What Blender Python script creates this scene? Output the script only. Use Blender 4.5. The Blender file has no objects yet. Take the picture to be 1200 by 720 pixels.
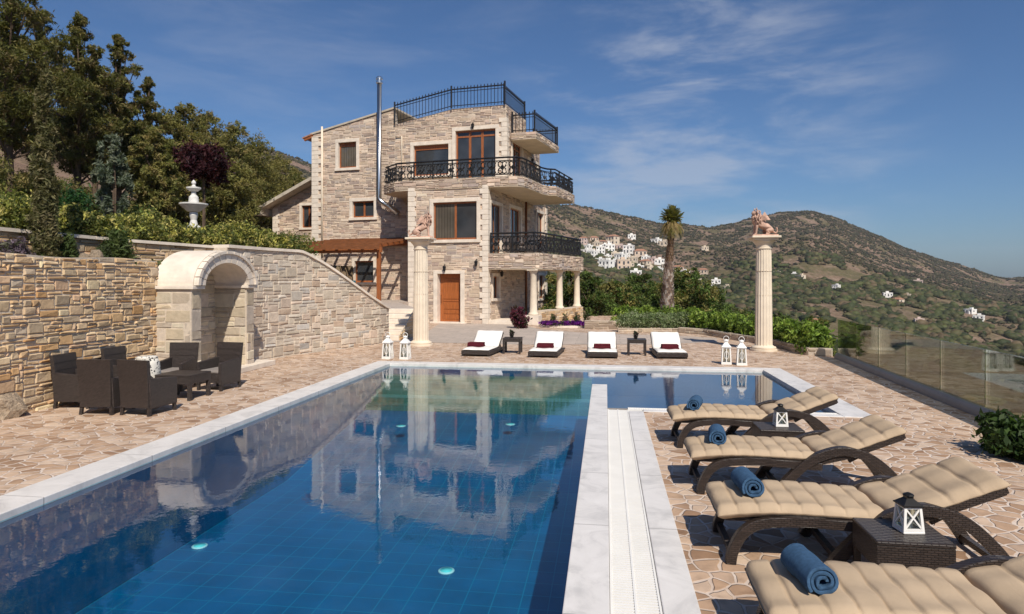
import bpy, bmesh, math, random
import numpy as np
from mathutils import Vector, Matrix, noise as mnoise

# ------------------------------------------------------------------ camera, sky, sun, exposure
K = 1.18                                   # layout units -> metres (applied to every top-level object at the end)
FPX, HZ, VX, EYE = 780.0, 328.0, 710.0, 1.7  # focal length in px of a 1200 px wide picture, horizon row, pool-axis vanishing column, eye height
TH = math.atan((VX - 600) / FPX)
SN, CS = math.sin(TH), math.cos(TH)
sc = bpy.context.scene
col = bpy.data.collections.new('place'); sc.collection.children.link(col)
cam = bpy.data.cameras.new('camera'); camo = bpy.data.objects.new('camera', cam); col.objects.link(camo)
camo.location = (0, 0, EYE); camo.rotation_euler = (math.pi / 2, 0, TH)
cam.sensor_width = 36; cam.lens = FPX / 1200 * 36
cam.shift_y = -(360 - HZ) / 1200
cam.clip_start = .05; cam.clip_end = 20000
sc.camera = camo

SUN_AZ, SUN_EL = 24, 46                    # degrees: right of straight behind the camera, above the horizon
a_, e_ = math.radians(SUN_AZ), math.radians(SUN_EL)
SUN = Vector((math.sin(a_) * math.cos(e_), -math.cos(a_) * math.cos(e_), math.sin(e_)))
sl = bpy.data.lights.new('sun', 'SUN'); so = bpy.data.objects.new('sun', sl); col.objects.link(so)
sl.energy = 4.4; sl.angle = math.radians(.5); sl.color = (1, .92, .80)
so.rotation_euler = SUN.to_track_quat('Z', 'Y').to_euler()
w = bpy.data.worlds.new('World'); sc.world = w; w.use_nodes = True
nt = w.node_tree; nt.nodes.clear()
def N(t, typ, **kw):
    n = t.nodes.new(typ)
    for k, v in kw.items():
        if k.startswith('i_'): n.inputs[k[2:].replace('_', ' ')].default_value = v
        else: setattr(n, k, v)
    return n
wo = N(nt, 'ShaderNodeOutputWorld'); bg = N(nt, 'ShaderNodeBackground'); bg.inputs['Strength'].default_value = .10
sky = N(nt, 'ShaderNodeTexSky', sky_type='NISHITA', sun_disc=False, sun_elevation=e_, sun_rotation=math.pi - a_, air_density=1.0, dust_density=1.0, ozone_density=4.0, altitude=200)
tc = N(nt, 'ShaderNodeTexCoord')
# thin cirrus: stretched noise on the direction, stronger in one part of the sky
mp = N(nt, 'ShaderNodeMapping'); mp.inputs['Rotation'].default_value = (0, math.radians(16), 0); mp.inputs['Scale'].default_value = (3.2, 3.2, 13)
nz = N(nt, 'ShaderNodeTexNoise'); nz.inputs['Scale'].default_value = 1.35; nz.inputs['Detail'].default_value = 8; nz.inputs['Roughness'].default_value = .60; nz.inputs['Distortion'].default_value = .25
nt.links.new(tc.outputs['Generated'], mp.inputs['Vector']); nt.links.new(mp.outputs['Vector'], nz.inputs['Vector'])
def dirn(px, py):
    v = Vector((-SN + CS * (px - 600) / FPX, CS + SN * (px - 600) / FPX, (HZ - py) / FPX)); return v.normalized()
def math_(t, op, a, b=None, clamp=False):
    n = t.nodes.new('ShaderNodeMath'); n.operation = op; n.use_clamp = clamp
    for i, q in enumerate((a, b)):
        if q is None: continue
        if isinstance(q, (int, float)): n.inputs[i].default_value = q
        else: t.links.new(q, n.inputs[i])
    return n.outputs[0]
def mrange(t, v, a, b, c=0, d=1):
    n = t.nodes.new('ShaderNodeMapRange'); n.interpolation_type = 'SMOOTHSTEP'
    t.links.new(v, n.inputs[0])
    for i, q in enumerate((a, b, c, d)): n.inputs[i + 1].default_value = q
    return n.outputs[0]
def lobe(px, py, c0, c1):
    n = nt.nodes.new('ShaderNodeVectorMath'); n.operation = 'DOT_PRODUCT'; nt.links.new(tc.outputs['Generated'], n.inputs[0]); n.inputs[1].default_value = dirn(px, py)
    return mrange(nt, n.outputs['Value'], c0, c1)
lb = math_(nt, 'ADD', math_(nt, 'MULTIPLY', lobe(850, 160, .955, .998), 1.0), math_(nt, 'MULTIPLY', lobe(760, 110, .97, .999), .5))
lb = math_(nt, 'ADD', lb, math_(nt, 'MULTIPLY', lobe(380, 20, .93, .999), .35))
cm = math_(nt, 'MULTIPLY', mrange(nt, nz.outputs['Fac'], .43, .75), lb, True)
cm = math_(nt, 'MULTIPLY', cm, .46)
tint = N(nt, 'ShaderNodeMixRGB', blend_type='MULTIPLY'); tint.inputs[0].default_value = 1; tint.inputs[2].default_value = (.46, .61, .77, 1)
nt.links.new(sky.outputs[0], tint.inputs[1])
mx = N(nt, 'ShaderNodeMixRGB'); mx.inputs[2].default_value = (4.6, 4.9, 5.6, 1)
nt.links.new(cm, mx.inputs[0]); nt.links.new(tint.outputs[0], mx.inputs[1]); nt.links.new(mx.outputs[0], bg.inputs['Color']); nt.links.new(bg.outputs[0], wo.inputs[0])
sc.view_settings.view_transform = 'Standard'; sc.view_settings.look = 'None'; sc.view_settings.gamma = 1; sc.view_settings.use_curve_mapping = False
sc.view_settings.exposure = 0.18
sc.render.engine = 'CYCLES'
cy = sc.cycles; cy.use_denoising = True; cy.max_bounces = 8; cy.transparent_max_bounces = 24; cy.caustics_reflective = False; cy.caustics_refractive = False
cy.sample_clamp_indirect = 4

# ------------------------------------------------------------------ picture -> place helpers (used to work out positions in metres)
def gp(px, py, z=0):
    d = (EYE - z) * FPX / (py - HZ); k = (px - 600) / FPX
    return Vector((d * (-SN + CS * k), d * (CS + SN * k), z))
def vp(px, py, d):
    k = (px - 600) / FPX
    return Vector((d * (-SN + CS * k), d * (CS + SN * k), EYE + (HZ - py) / FPX * d))

# ------------------------------------------------------------------ mesh helpers
class MB:
    def __init__(s): s.v = []; s.f = []; s.c = []; s.cur = None
    def add(s, vs, fs, c=None):
        n = len(s.v); s.v += [tuple(q) for q in vs]; s.f += [tuple(i + n for i in q) for q in fs]
        cc = c or s.cur
        s.c += [cc if cc else (1, 1, 1)] * len(vs)
    def box(s, x0, x1, y0, y1, z0, z1, M=None, c=None):
        vs = [Vector((x, y, z)) for z in (z0, z1) for y in (y0, y1) for x in (x0, x1)]
        if M is not None: vs = [M @ q for q in vs]
        s.add(vs, [(0, 2, 3, 1), (4, 5, 7, 6), (0, 1, 5, 4), (2, 6, 7, 3), (0, 4, 6, 2), (1, 3, 7, 5)], c)
    def fbox(s, fr, a0, a1, z0, z1, n0, n1, c=None):
        vs = [fr(a, z, n) for n in (n0, n1) for z in (z0, z1) for a in (a0, a1)]
        s.add(vs, [(0, 2, 3, 1), (4, 5, 7, 6), (0, 1, 5, 4), (2, 6, 7, 3), (0, 4, 6, 2), (1, 3, 7, 5)], c)
    def prism(s, poly, z0, z1, M=None, c=None):
        n = len(poly); vs = [Vector((p[0], p[1], z)) for z in (z0, z1) for p in poly]
        if M is not None: vs = [M @ q for q in vs]
        s.add(vs, [tuple(range(n))[::-1], tuple(range(n, 2 * n))] + [(i, (i + 1) % n, n + (i + 1) % n, n + i) for i in range(n)], c)
    def sweep(s, path, prof, up=Vector((0, 0, 1)), closed=False, c=None, scale=None, cap=True):
        path = [Vector(p) for p in path]; m = len(path); k = len(prof); vs = []
        for i, p in enumerate(path):
            if closed: t = path[(i + 1) % m] - path[i - 1]
            else: t = path[min(i + 1, m - 1)] - path[max(i - 1, 0)]
            t.normalize(); sd = t.cross(up)
            if sd.length < 1e-4: sd = t.cross(Vector((0, 1, 0)))
            sd.normalize(); uu = sd.cross(t); q = scale[i] if scale else 1
            vs += [p + sd * (a * q) + uu * (b * q) for a, b in prof]
        fs = []
        for i in range(m if closed else m - 1):
            j = (i + 1) % m
            fs += [(i * k + a, i * k + (a + 1) % k, j * k + (a + 1) % k, j * k + a) for a in range(k)]
        if cap and not closed: fs += [tuple(range(k))[::-1], tuple(range((m - 1) * k, m * k))]
        s.add(vs, fs, c)
    def tube(s, path, r, n=6, closed=False, c=None, scale=None, up=Vector((0, 0, 1))):
        s.sweep(path, [(r * math.cos(2 * math.pi * i / n), r * math.sin(2 * math.pi * i / n)) for i in range(n)], up, closed, c, scale)
    def lathe(s, prof, n=20, o=(0, 0, 0), c=None, wob=None):
        vs = []; k = len(prof)
        for i in range(n):
            a = 2 * math.pi * i / n
            for r, z in prof:
                q = r * (wob(a, z) if wob else 1)
                vs.append((o[0] + q * math.cos(a), o[1] + q * math.sin(a), o[2] + z))
        fs = [(i * k + j, ((i + 1) % n) * k + j, ((i + 1) % n) * k + j + 1, i * k + j + 1) for i in range(n) for j in range(k - 1)]
        fs += [tuple(i * k for i in range(n))[::-1], tuple(i * k + k - 1 for i in range(n))]
        s.add(vs, fs, c)
    def build(s, name, m, parent=None, smooth=False, bevel=0, recalc=True, sub=0):
        me = bpy.data.meshes.new(name); me.from_pydata(s.v, [], s.f)
        if any(q != (1, 1, 1) for q in s.c):
            at = me.attributes.new('Col', 'FLOAT_COLOR', 'POINT')
            at.data.foreach_set('color', np.array([(q[0], q[1], q[2], 1) for q in s.c], dtype=np.float32).ravel())
        if recalc:
            bm = bmesh.new(); bm.from_mesh(me); bmesh.ops.recalc_face_normals(bm, faces=bm.faces); bm.to_mesh(me); bm.free()
        me.materials.append(m)
        if smooth: me.polygons.foreach_set('use_smooth', [True] * len(me.polygons))
        o = bpy.data.objects.new(name, me); col.objects.link(o)
        if parent: o.parent = parent
        if bevel:
            b = o.modifiers.new('bevel', 'BEVEL'); b.width = bevel; b.segments = 2; b.limit_method = 'ANGLE'; b.angle_limit = math.radians(40); b.harden_normals = False
        if sub:
            b = o.modifiers.new('sub', 'SUBSURF'); b.levels = sub; b.render_levels = sub
        return o
def tag(o, label=None, cat=None, group=None, kind=None):
    if label: o['label'] = label
    if cat: o['category'] = cat
    if group: o['group'] = group
    if kind: o['kind'] = kind
    return o
def empty(name, loc=(0, 0, 0), rz=0):
    o = bpy.data.objects.new(name, None); col.objects.link(o); o.location = loc; o.rotation_euler = (0, 0, rz); o.empty_display_size = .2
    return o
def dup(o, parent=None):
    c = o.copy(); col.objects.link(c); c.parent = parent
    for ch in list(o.children): dup(ch, c)
    return c
def numesh(name, verts, quads, cols, m, parent=None, smooth=False):
    me = bpy.data.meshes.new(name); nv, nq, k = len(verts), len(quads), quads.shape[1]
    me.vertices.add(nv); me.vertices.foreach_set('co', np.ascontiguousarray(verts, np.float32).ravel())
    me.loops.add(nq * k); me.loops.foreach_set('vertex_index', np.ascontiguousarray(quads, np.int32).ravel())
    me.polygons.add(nq); me.polygons.foreach_set('loop_start', np.arange(0, nq * k, k, dtype=np.int32))
    if smooth: me.polygons.foreach_set('use_smooth', np.ones(nq, bool))
    if cols is not None:
        at = me.attributes.new('Col', 'FLOAT_COLOR', 'POINT'); c4 = np.ones((nv, 4), np.float32); c4[:, :3] = cols; at.data.foreach_set('color', c4.ravel())
    me.update(calc_edges=True); me.materials.append(m)
    o = bpy.data.objects.new(name, me); col.objects.link(o)
    if parent: o.parent = parent
    return o

# ------------------------------------------------------------------ materials
def newmat(name):
    m = bpy.data.materials.new(name); m.use_nodes = True; t = m.node_tree
    return m, t, t.nodes['Principled BSDF']
def coords(t, scale=(1, 1, 1)):
    c = N(t, 'ShaderNodeTexCoord'); p = N(t, 'ShaderNodeMapping'); p.inputs['Scale'].default_value = scale
    t.links.new(c.outputs['Object'], p.inputs['Vector']); return p.outputs[0]
def noise(t, vec, scale, detail=4, rough=.55, dist=0):
    n = N(t, 'ShaderNodeTexNoise'); n.inputs['Scale'].default_value = scale; n.inputs['Detail'].default_value = detail; n.inputs['Roughness'].default_value = rough; n.inputs['Distortion'].default_value = dist
    t.links.new(vec, n.inputs['Vector']); return n
def mix(t, f, a, b, blend='MIX'):
    n = N(t, 'ShaderNodeMixRGB', blend_type=blend)
    for i, q in enumerate((f, a, b)):
        if isinstance(q, (int, float)): n.inputs[i].default_value = q
        elif isinstance(q, tuple): n.inputs[i].default_value = (*q, 1)
        else: t.links.new(q, n.inputs[i])
    return n.outputs[0]
def ramp(t, f, stops):
    n = N(t, 'ShaderNodeValToRGB'); r = n.color_ramp
    while len(r.elements) < len(stops): r.elements.new(.5)
    for e, (p, c) in zip(r.elements, stops): e.position = p; e.color = (*c, 1)
    t.links.new(f, n.inputs[0]); return n.outputs[0]
def bump(t, b, h, strength=.3, dist=.01):
    n = N(t, 'ShaderNodeBump'); n.inputs['Strength'].default_value = strength; n.inputs['Distance'].default_value = dist
    t.links.new(h, n.inputs['Height']); t.links.new(n.outputs[0], b.inputs['Normal']); return n
def pm(name, c, rough=.7, var=.2, scale=6, bmp=0, bscale=40, metal=0, attr=False, spec=.4, stretch=(1, 1, 1), bdist=.01):
    m, t, b = newmat(name); v = coords(t, stretch)
    n = noise(t, v, scale, 5)
    lo = tuple(x * (1 - var) for x in c); hi = tuple(min(1, x * (1 + var)) for x in c)
    cc = ramp(t, n.outputs['Fac'], [(.3, lo), (.7, hi)])
    if attr:
        at = N(t, 'ShaderNodeAttribute', attribute_name='Col'); cc = mix(t, 1, at.outputs['Color'], cc, 'MULTIPLY')
    t.links.new(cc, b.inputs['Base Color'])
    b.inputs['Roughness'].default_value = rough; b.inputs['Metallic'].default_value = metal; b.inputs['Specular IOR Level'].default_value = spec
    if bmp:
        n2 = noise(t, v, bscale, 5, .6); bump(t, b, n2.outputs['Fac'], bmp, bdist)
    return m
M = {}
M['stone'] = pm('stone', (1, 1, 1), .85, .20, 9, .55, 22, attr=True, spec=.2, bdist=.02)
M['quoin'] = pm('cream_stone', (.72, .63, .53), .8, .12, 5, .35, 30, spec=.2)
M['ornament'] = pm('reconstituted_stone', (.72, .62, .49), .75, .10, 4, .25, 45, spec=.25)
M['terracotta'] = pm('pink_stone', (.52, .34, .26), .85, .35, 9, .6, 25, spec=.2)
M['wood'] = pm('wood', (.30, .10, .035), .45, .3, 5, .15, 30, stretch=(6, 6, .7))
M['dark_wood'] = pm('dark_wood', (.20, .075, .03), .5, .3, 5, .15, 30, stretch=(1, 6, 6))
M['door_wood'] = pm('door_wood', (.34, .105, .03), .35, .25, 5, .1, 30, stretch=(6, 6, .7))
M['iron'] = pm('wrought_iron', (.012, .012, .014), .45, .3, 10)
M['steel'] = pm('steel', (.62, .62, .62), .28, .05, 3, metal=1)
M['soffit'] = pm('plaster', (.60, .50, .38), .85, .1, 2, .1, 30)
M['roof'] = pm('roof_slab', (.48, .42, .34), .85, .2, 4, .5, 18)
M['tile'] = pm('terracotta_tile', (.36, .18, .11), .8, .3, 9, .4, 20)
M['white_paint'] = pm('white_paint', (.80, .78, .74), .5, .04, 4)
M['white_fabric'] = pm('white_fabric', (.80, .77, .72), .9, .05, 6, .25, 60, bdist=.004)
M['cushion'] = pm('beige_fabric', (.46, .35, .24), .95, .10, 5, .5, 240, spec=.1, bdist=.003)
def creases(m):
    t = m.node_tree; b = t.nodes['Principled BSDF']; old = b.inputs['Normal'].links[0].from_node
    n = noise(t, coords(t, (1, .35, 1)), 17, 4, .6, .8); q = N(t, 'ShaderNodeBump'); q.inputs['Strength'].default_value = .16; q.inputs['Distance'].default_value = .02
    t.links.new(n.outputs['Fac'], q.inputs['Height']); t.links.new(q.outputs[0], old.inputs['Normal'])
creases(M['cushion'])
M['towel_blue'] = pm('blue_terry', (.05, .105, .19), 1, .2, 60, .9, 260, spec=.05, bdist=.006)
M['towel_maroon'] = pm('maroon_terry', (.10, .017, .024), 1, .3, 60, .8, 200, spec=.05, bdist=.005)
M['seat_pad'] = pm('grey_fabric', (.25, .22, .20), .95, .1, 6, .3, 80, bdist=.003)
M['black_metal'] = pm('black_metal', (.015, .014, .013), .4, .2, 8, metal=.3)
M['alu'] = pm('grey_metal', (.30, .27, .24), .5, .1, 5, metal=.0)
M['rock'] = pm('rock', (.36, .28, .20), .9, .4, 5, 1, 9, bdist=.05)
M['soil'] = pm('soil', (.22, .13, .075), 1, .35, 3, .6, 12, bdist=.03)
M['teal'] = pm('teal_fabric', (.02, .10, .13), .9, .2, 6)
M['wing_stone'] = M['stone']
M['bark'] = pm('bark', (.11, .075, .05), .95, .4, 8, 1, 14, stretch=(2, 2, .5), bdist=.03)
M['palm_bark'] = pm('palm_bark', (1, 1, 1), .95, .3, 10, .8, 20, attr=True, bdist=.02)
M['purple'] = pm('purple_flower', (.10, .012, .16), .8, .5, 30)
def foliage_mat(name, spec=.25, trans=.35):
    m, t, b = newmat(name); at = N(t, 'ShaderNodeAttribute', attribute_name='Col')
    b.inputs['Roughness'].default_value = .6; b.inputs['Specular IOR Level'].default_value = spec
    t.links.new(at.outputs['Color'], b.inputs['Base Color'])
    tr = N(t, 'ShaderNodeBsdfTranslucent'); t.links.new(mix(t, 1, at.outputs['Color'], (1.0, 1.1, .6), 'MULTIPLY'), tr.inputs['Color'])
    ms = N(t, 'ShaderNodeMixShader'); ms.inputs[0].default_value = trans
    t.links.new(b.outputs[0], ms.inputs[1]); t.links.new(tr.outputs[0], ms.inputs[2]); t.links.new(ms.outputs[0], t.nodes['Material Output'].inputs[0])
    return m
M['leaf'] = foliage_mat('foliage')
# rattan: fine woven relief
def rattan(name, c):
    m, t, b = newmat(name); v = coords(t)
    br = N(t, 'ShaderNodeTexBrick'); br.inputs['Scale'].default_value = 1; br.inputs['Brick Width'].default_value = .035; br.inputs['Row Height'].default_value = .012; br.inputs['Mortar Size'].default_value = .0022; br.inputs['Mortar Smooth'].default_value = 1
    sx = N(t, 'ShaderNodeSeparateXYZ'); t.links.new(v, sx.inputs[0]); cx = N(t, 'ShaderNodeCombineXYZ')
    t.links.new(math_(t, 'ADD', sx.outputs[0], sx.outputs[1]), cx.inputs[0]); t.links.new(math_(t, 'ADD', sx.outputs[2], math_(t, 'MULTIPLY', sx.outputs[1], .5)), cx.inputs[1])
    t.links.new(cx.outputs[0], br.inputs['Vector'])
    br.inputs['Color1'].default_value = (*c, 1); br.inputs['Color2'].default_value = (*[x * 1.7 for x in c], 1); br.inputs['Mortar'].default_value = (*[x * .35 for x in c], 1)
    t.links.new(br.outputs['Color'], b.inputs['Base Color']); b.inputs['Roughness'].default_value = .42; b.inputs['Specular IOR Level'].default_value = .5
    inv = math_(t, 'SUBTRACT', 1, br.outputs['Fac']); bump(t, b, inv, .9, .006)
    return m
M['rattan'] = rattan('rattan', (.030, .021, .017))
M['rattan2'] = rattan('rattan_brown', (.036, .027, .024))
# glass for windows (opaque, the dark of unlit rooms painted into its colour) and for the balustrade
def dark_glass(name, c):
    m, t, b = newmat(name); v = coords(t); n = noise(t, v, 1.3, 2)
    t.links.new(ramp(t, n.outputs['Fac'], [(.35, tuple(x * .6 for x in c)), (.65, c)]), b.inputs['Base Color'])
    b.inputs['Roughness'].default_value = .04; b.inputs['Specular IOR Level'].default_value = .6
    return m
M['pane'] = dark_glass('window_glass', (.05, .055, .062)); M['pane_curtain'] = dark_glass('curtained_glass', (.13, .115, .095))
def fold_shading(m):  # light and shade of curtain folds painted as upright bands on flat panes
    t = m.node_tree; b = t.nodes['Principled BSDF']; src = b.inputs['Base Color'].links[0].from_socket; v = coords(t); sx = N(t, 'ShaderNodeSeparateXYZ'); t.links.new(v, sx.inputs[0])
    w_ = math_(t, 'SINE', math_(t, 'MULTIPLY', math_(t, 'ADD', sx.outputs[0], sx.outputs[1]), 52)); t.links.new(mix(t, 1, src, ramp(t, math_(t, 'ADD', math_(t, 'MULTIPLY', w_, .5), .5), [(0, (.72, .70, .68)), (1, (1.15, 1.12, 1.08))]), 'MULTIPLY'), b.inputs['Base Color'])
fold_shading(M['pane_curtain'])
def clear_glass():
    m, t, b = newmat('clear_glass'); t.nodes.remove(b)
    tr = N(t, 'ShaderNodeBsdfTransparent'); tr.inputs[0].default_value = (.86, .90, .86, 1)
    gl = N(t, 'ShaderNodeBsdfGlossy'); gl.inputs['Roughness'].default_value = .01
    fr = N(t, 'ShaderNodeFresnel'); fr.inputs[0].default_value = 1.5; ms = N(t, 'ShaderNodeMixShader')
    t.links.new(math_(t, 'MULTIPLY', fr.outputs[0], .8), ms.inputs[0]); t.links.new(tr.outputs[0], ms.inputs[1]); t.links.new(gl.outputs[0], ms.inputs[2]); t.links.new(ms.outputs[0], t.nodes['Material Output'].inputs[0])
    return m
M['glass'] = clear_glass()
def water_mat():
    m, t, b = newmat('pool_water'); t.nodes.remove(b); v = coords(t, (1, 1.0, 1))
    tr = N(t, 'ShaderNodeBsdfTransparent'); tr.inputs[0].default_value = (.55, .86, .93, 1)
    gl = N(t, 'ShaderNodeBsdfGlossy'); gl.inputs['Roughness'].default_value = .0; gl.inputs[0].default_value = (1, 1, 1, 1)
    n1 = noise(t, v, 12.0, 2, .5); n2 = noise(t, v, 34, 2, .5)
    h = math_(t, 'ADD', n1.outputs['Fac'], math_(t, 'MULTIPLY', n2.outputs['Fac'], .25))
    bp = N(t, 'ShaderNodeBump'); bp.inputs['Strength'].default_value = .045; bp.inputs['Distance'].default_value = .012; t.links.new(h, bp.inputs['Height'])
    fr = N(t, 'ShaderNodeFresnel'); ge = N(t, 'ShaderNodeNewGeometry'); t.links.new(mrange(t, ge.outputs['Backfacing'], 0, 1, 1.56, 1 / 1.56), fr.inputs[0]); t.links.new(bp.outputs[0], gl.inputs['Normal']); t.links.new(bp.outputs[0], fr.inputs['Normal'])
    ms = N(t, 'ShaderNodeMixShader'); t.links.new(fr.outputs[0], ms.inputs[0]); t.links.new(tr.outputs[0], ms.inputs[1]); t.links.new(gl.outputs[0], ms.inputs[2]); t.links.new(ms.outputs[0], t.nodes['Material Output'].inputs[0])
    return m
M['water'] = water_mat()
def tile_mat(name, c, line, size, axes=(0, 1, 2)):
    m, t, b = newmat(name); v = coords(t)
    sx = N(t, 'ShaderNodeSeparateXYZ'); t.links.new(v, sx.inputs[0])
    ms = []
    for i in axes:
        f = math_(t, 'FRACT', math_(t, 'ADD', math_(t, 'DIVIDE', sx.outputs[i], size), 100.013))
        ms.append(math_(t, 'LESS_THAN', f, .042))
    g = ms[0]
    for q_ in ms[1:]: g = math_(t, 'MAXIMUM', g, q_)
    n = noise(t, v, 2.2, 4); wn = N(t, 'ShaderNodeTexVoronoi'); wn.inputs['Scale'].default_value = 1 / size * 3; t.links.new(v, wn.inputs['Vector'])
    base = ramp(t, n.outputs['Fac'], [(.3, tuple(x * .8 for x in c)), (.7, tuple(x * 1.2 for x in c))])
    t.links.new(mix(t, g, base, line), b.inputs['Base Color']); b.inputs['Roughness'].default_value = .35
    return m
M['pool_tile'] = tile_mat('pool_tile', (.0002, .096, .215), (.003, .185, .30), .24, (0, 1))
M['pool_wall_tile'] = tile_mat('pool_wall_tile', (.0005, .10, .22), (.001, .115, .235), .24)
M['pool_tile_right'] = tile_mat('pool_tile_shallow', (.012, .06, .14), (.02, .08, .16), .33)
M['step_tile'] = tile_mat('step_tile', (.11, .19, .14), (.22, .30, .24), .24)
def paving():
    m, t, b = newmat('flagstone'); v = coords(t)
    wv = noise(t, v, 3.0, 2, .5); ofs = N(t, 'ShaderNodeVectorMath', operation='MULTIPLY_ADD'); t.links.new(wv.outputs['Color'], ofs.inputs[0]); ofs.inputs[1].default_value = (.17, .15, 0); t.links.new(v, ofs.inputs[2])
    vs = []
    for feat in ('F1', 'DISTANCE_TO_EDGE'):
        q = N(t, 'ShaderNodeTexVoronoi', feature=feat, voronoi_dimensions='2D'); q.inputs['Scale'].default_value = 7.6; q.inputs['Randomness'].default_value = 1.0; t.links.new(ofs.outputs[0], q.inputs['Vector']); vs.append(q)
    sp = N(t, 'ShaderNodeSeparateColor'); t.links.new(vs[0].outputs['Color'], sp.inputs[0])
    stone = ramp(t, sp.outputs[0], [(0, (.30, .185, .115)), (.25, (.44, .295, .195)), (.5, (.53, .38, .27)), (.75, (.60, .465, .355)), (1, (.38, .245, .16))])
    n = noise(t, v, 7, 6, .62); stone = mix(t, .55, stone, ramp(t, n.outputs['Fac'], [(.25, (.40, .36, .34)), (.45, (.9, .88, .86)), (.75, (1.35, 1.32, 1.28))]), 'MULTIPLY')
    # worn, paler joints that wander in width
    nj = noise(t, v, 6, 3); e = math_(t, 'SUBTRACT', vs[1].outputs['Distance'], math_(t, 'MULTIPLY', nj.outputs['Fac'], .10))
    jm = mrange(t, e, -.005, .03, 1, 0)
    big = noise(t, v, .55, 3); jm2 = math_(t, 'MULTIPLY', jm, mrange(t, big.outputs['Fac'], .3, .6, .45, 1))
    jc = ramp(t, noise(t, v, 18, 3).outputs['Fac'], [(.3, (.56, .45, .37)), (.7, (.72, .62, .54))])
    cc = mix(t, jm2, stone, jc)
    cc = mix(t, 1, cc, ramp(t, noise(t, v, .9, 5, .65, .4).outputs['Fac'], [(.3, (.80, .78, .76)), (.5, (1, 1, 1)), (.72, (1.08, 1.07, 1.05))]), 'MULTIPLY')
    t.links.new(cc, b.inputs['Base Color']); b.inputs['Roughness'].default_value = .75; b.inputs['Specular IOR Level'].default_value = .25
    h = math_(t, 'ADD', math_(t, 'MULTIPLY', mrange(t, e, 0, .05), .6), math_(t, 'MULTIPLY', n.outputs['Fac'], .5)); bump(t, b, h, .9, .016)
    return m
M['paving'] = paving()
def marble():
    m, t, b = newmat('white_marble'); v = coords(t); n = noise(t, v, 3, 8, .65, 1.2); n2 = noise(t, v, .9, 4, .6, .5)
    c = ramp(t, n.outputs['Fac'], [(.28, (.52, .50, .48)), (.5, (.70, .67, .64)), (.75, (.78, .75, .72))])
    c = mix(t, mrange(t, n2.outputs['Fac'], .60, .70, 0, .5), c, (.48, .46, .46))
    # slab joints along the pool axis
    sx = N(t, 'ShaderNodeSeparateXYZ'); t.links.new(v, sx.inputs[0]); f = math_(t, 'FRACT', math_(t, 'ADD', math_(t, 'MULTIPLY', sx.outputs[1], .8), .31)); j = math_(t, 'LESS_THAN', f, .010)
    f2 = math_(t, 'FRACT', math_(t, 'ADD', math_(t, 'MULTIPLY', sx.outputs[0], .8), .2))
    c = mix(t, math_(t, 'MULTIPLY', j, .75), c, (.35, .33, .31))
    t.links.new(c, b.inputs['Base Color']); b.inputs['Roughness'].default_value = .45; bump(t, b, noise(t, v, 60, 3).outputs['Fac'], .12, .004)
    return m
M['marble'] = marble()
def drive():
    m, t, b = newmat('grey_paving'); v = coords(t); n = noise(t, v, 3, 6, .65); br = N(t, 'ShaderNodeTexBrick'); t.links.new(v, br.inputs['Vector'])
    br.inputs['Scale'].default_value = 1; br.inputs['Brick Width'].default_value = .8; br.inputs['Row Height'].default_value = .45; br.inputs['Mortar Size'].default_value = .012
    br.inputs['Color1'].default_value = (.44, .37, .315, 1); br.inputs['Color2'].default_value = (.50, .415, .35, 1); br.inputs['Mortar'].default_value = (.36, .30, .25, 1)
    t.links.new(mix(t, .5, br.outputs['Color'], ramp(t, n.outputs['Fac'], [(.3, (.6, .6, .6)), (.7, (1.15, 1.15, 1.15))]), 'MULTIPLY'), b.inputs['Base Color']); b.inputs['Roughness'].default_value = .85; bump(t, b, n.outputs['Fac'], .3, .01)
    return m
M['drive'] = drive()
def terrain_mat():
    m, t, b = newmat('dry_hillside'); v = coords(t)
    n1 = noise(t, v, .011, 8, .62); n2 = noise(t, v, .05, 8, .66); n3 = noise(t, v, .35, 6, .65); n4 = noise(t, v, 2.5, 5, .6)
    at = N(t, 'ShaderNodeAttribute', attribute_name='Col')
    dry = ramp(t, n3.outputs['Fac'], [(.3, (.165, .108, .073)), (.55, (.235, .160, .117)), (.75, (.34, .25, .19))])
    grn = ramp(t, n3.outputs['Fac'], [(.3, (.075, .07, .032)), (.7, (.17, .135, .075))])
    c = mix(t, mrange(t, n2.outputs['Fac'], .44, .58), dry, grn)
    grass = ramp(t, n4.outputs['Fac'], [(.3, (.11, .10, .045)), (.7, (.24, .20, .10))])
    sp = N(t, 'ShaderNodeSeparateColor'); t.links.new(at.outputs['Color'], sp.inputs[0])
    c = mix(t, sp.outputs[0], c, grass)           # R: pasture just below the terrace
    c = mix(t, math_(t, 'MULTIPLY', sp.outputs[1], mrange(t, n2.outputs['Fac'], .36, .52, .1, .9)), c, grn)  # G: greener valley floor
    t.links.new(c, b.inputs['Base Color']); b.inputs['Roughness'].default_value = 1; b.inputs['Specular IOR Level'].default_value = .05
    h = math_(t, 'ADD', math_(t, 'MULTIPLY', n2.outputs['Fac'], 4), math_(t, 'MULTIPLY', n3.outputs['Fac'], 1.2)); bump(t, b, h, .9, 1.0)
    return m
M['terrain'] = terrain_mat()
def lamp_lens():
    m, t, b = newmat('lamp_lens'); b.inputs['Base Color'].default_value = (.25, .80, .72, 1); b.inputs['Roughness'].default_value = .3; return m
M['lens'] = lamp_lens()
def patterned():
    m, t, b = newmat('patterned_glaze'); v = coords(t); q = N(t, 'ShaderNodeTexVoronoi'); q.inputs['Scale'].default_value = 26; t.links.new(v, q.inputs['Vector'])
    t.links.new(mix(t, math_(t, 'LESS_THAN', q.outputs['Distance'], .34), (.72, .68, .6), (.03, .03, .03)), b.inputs['Base Color']); b.inputs['Roughness'].default_value = .5
    return m
M['pattern'] = patterned()

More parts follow.
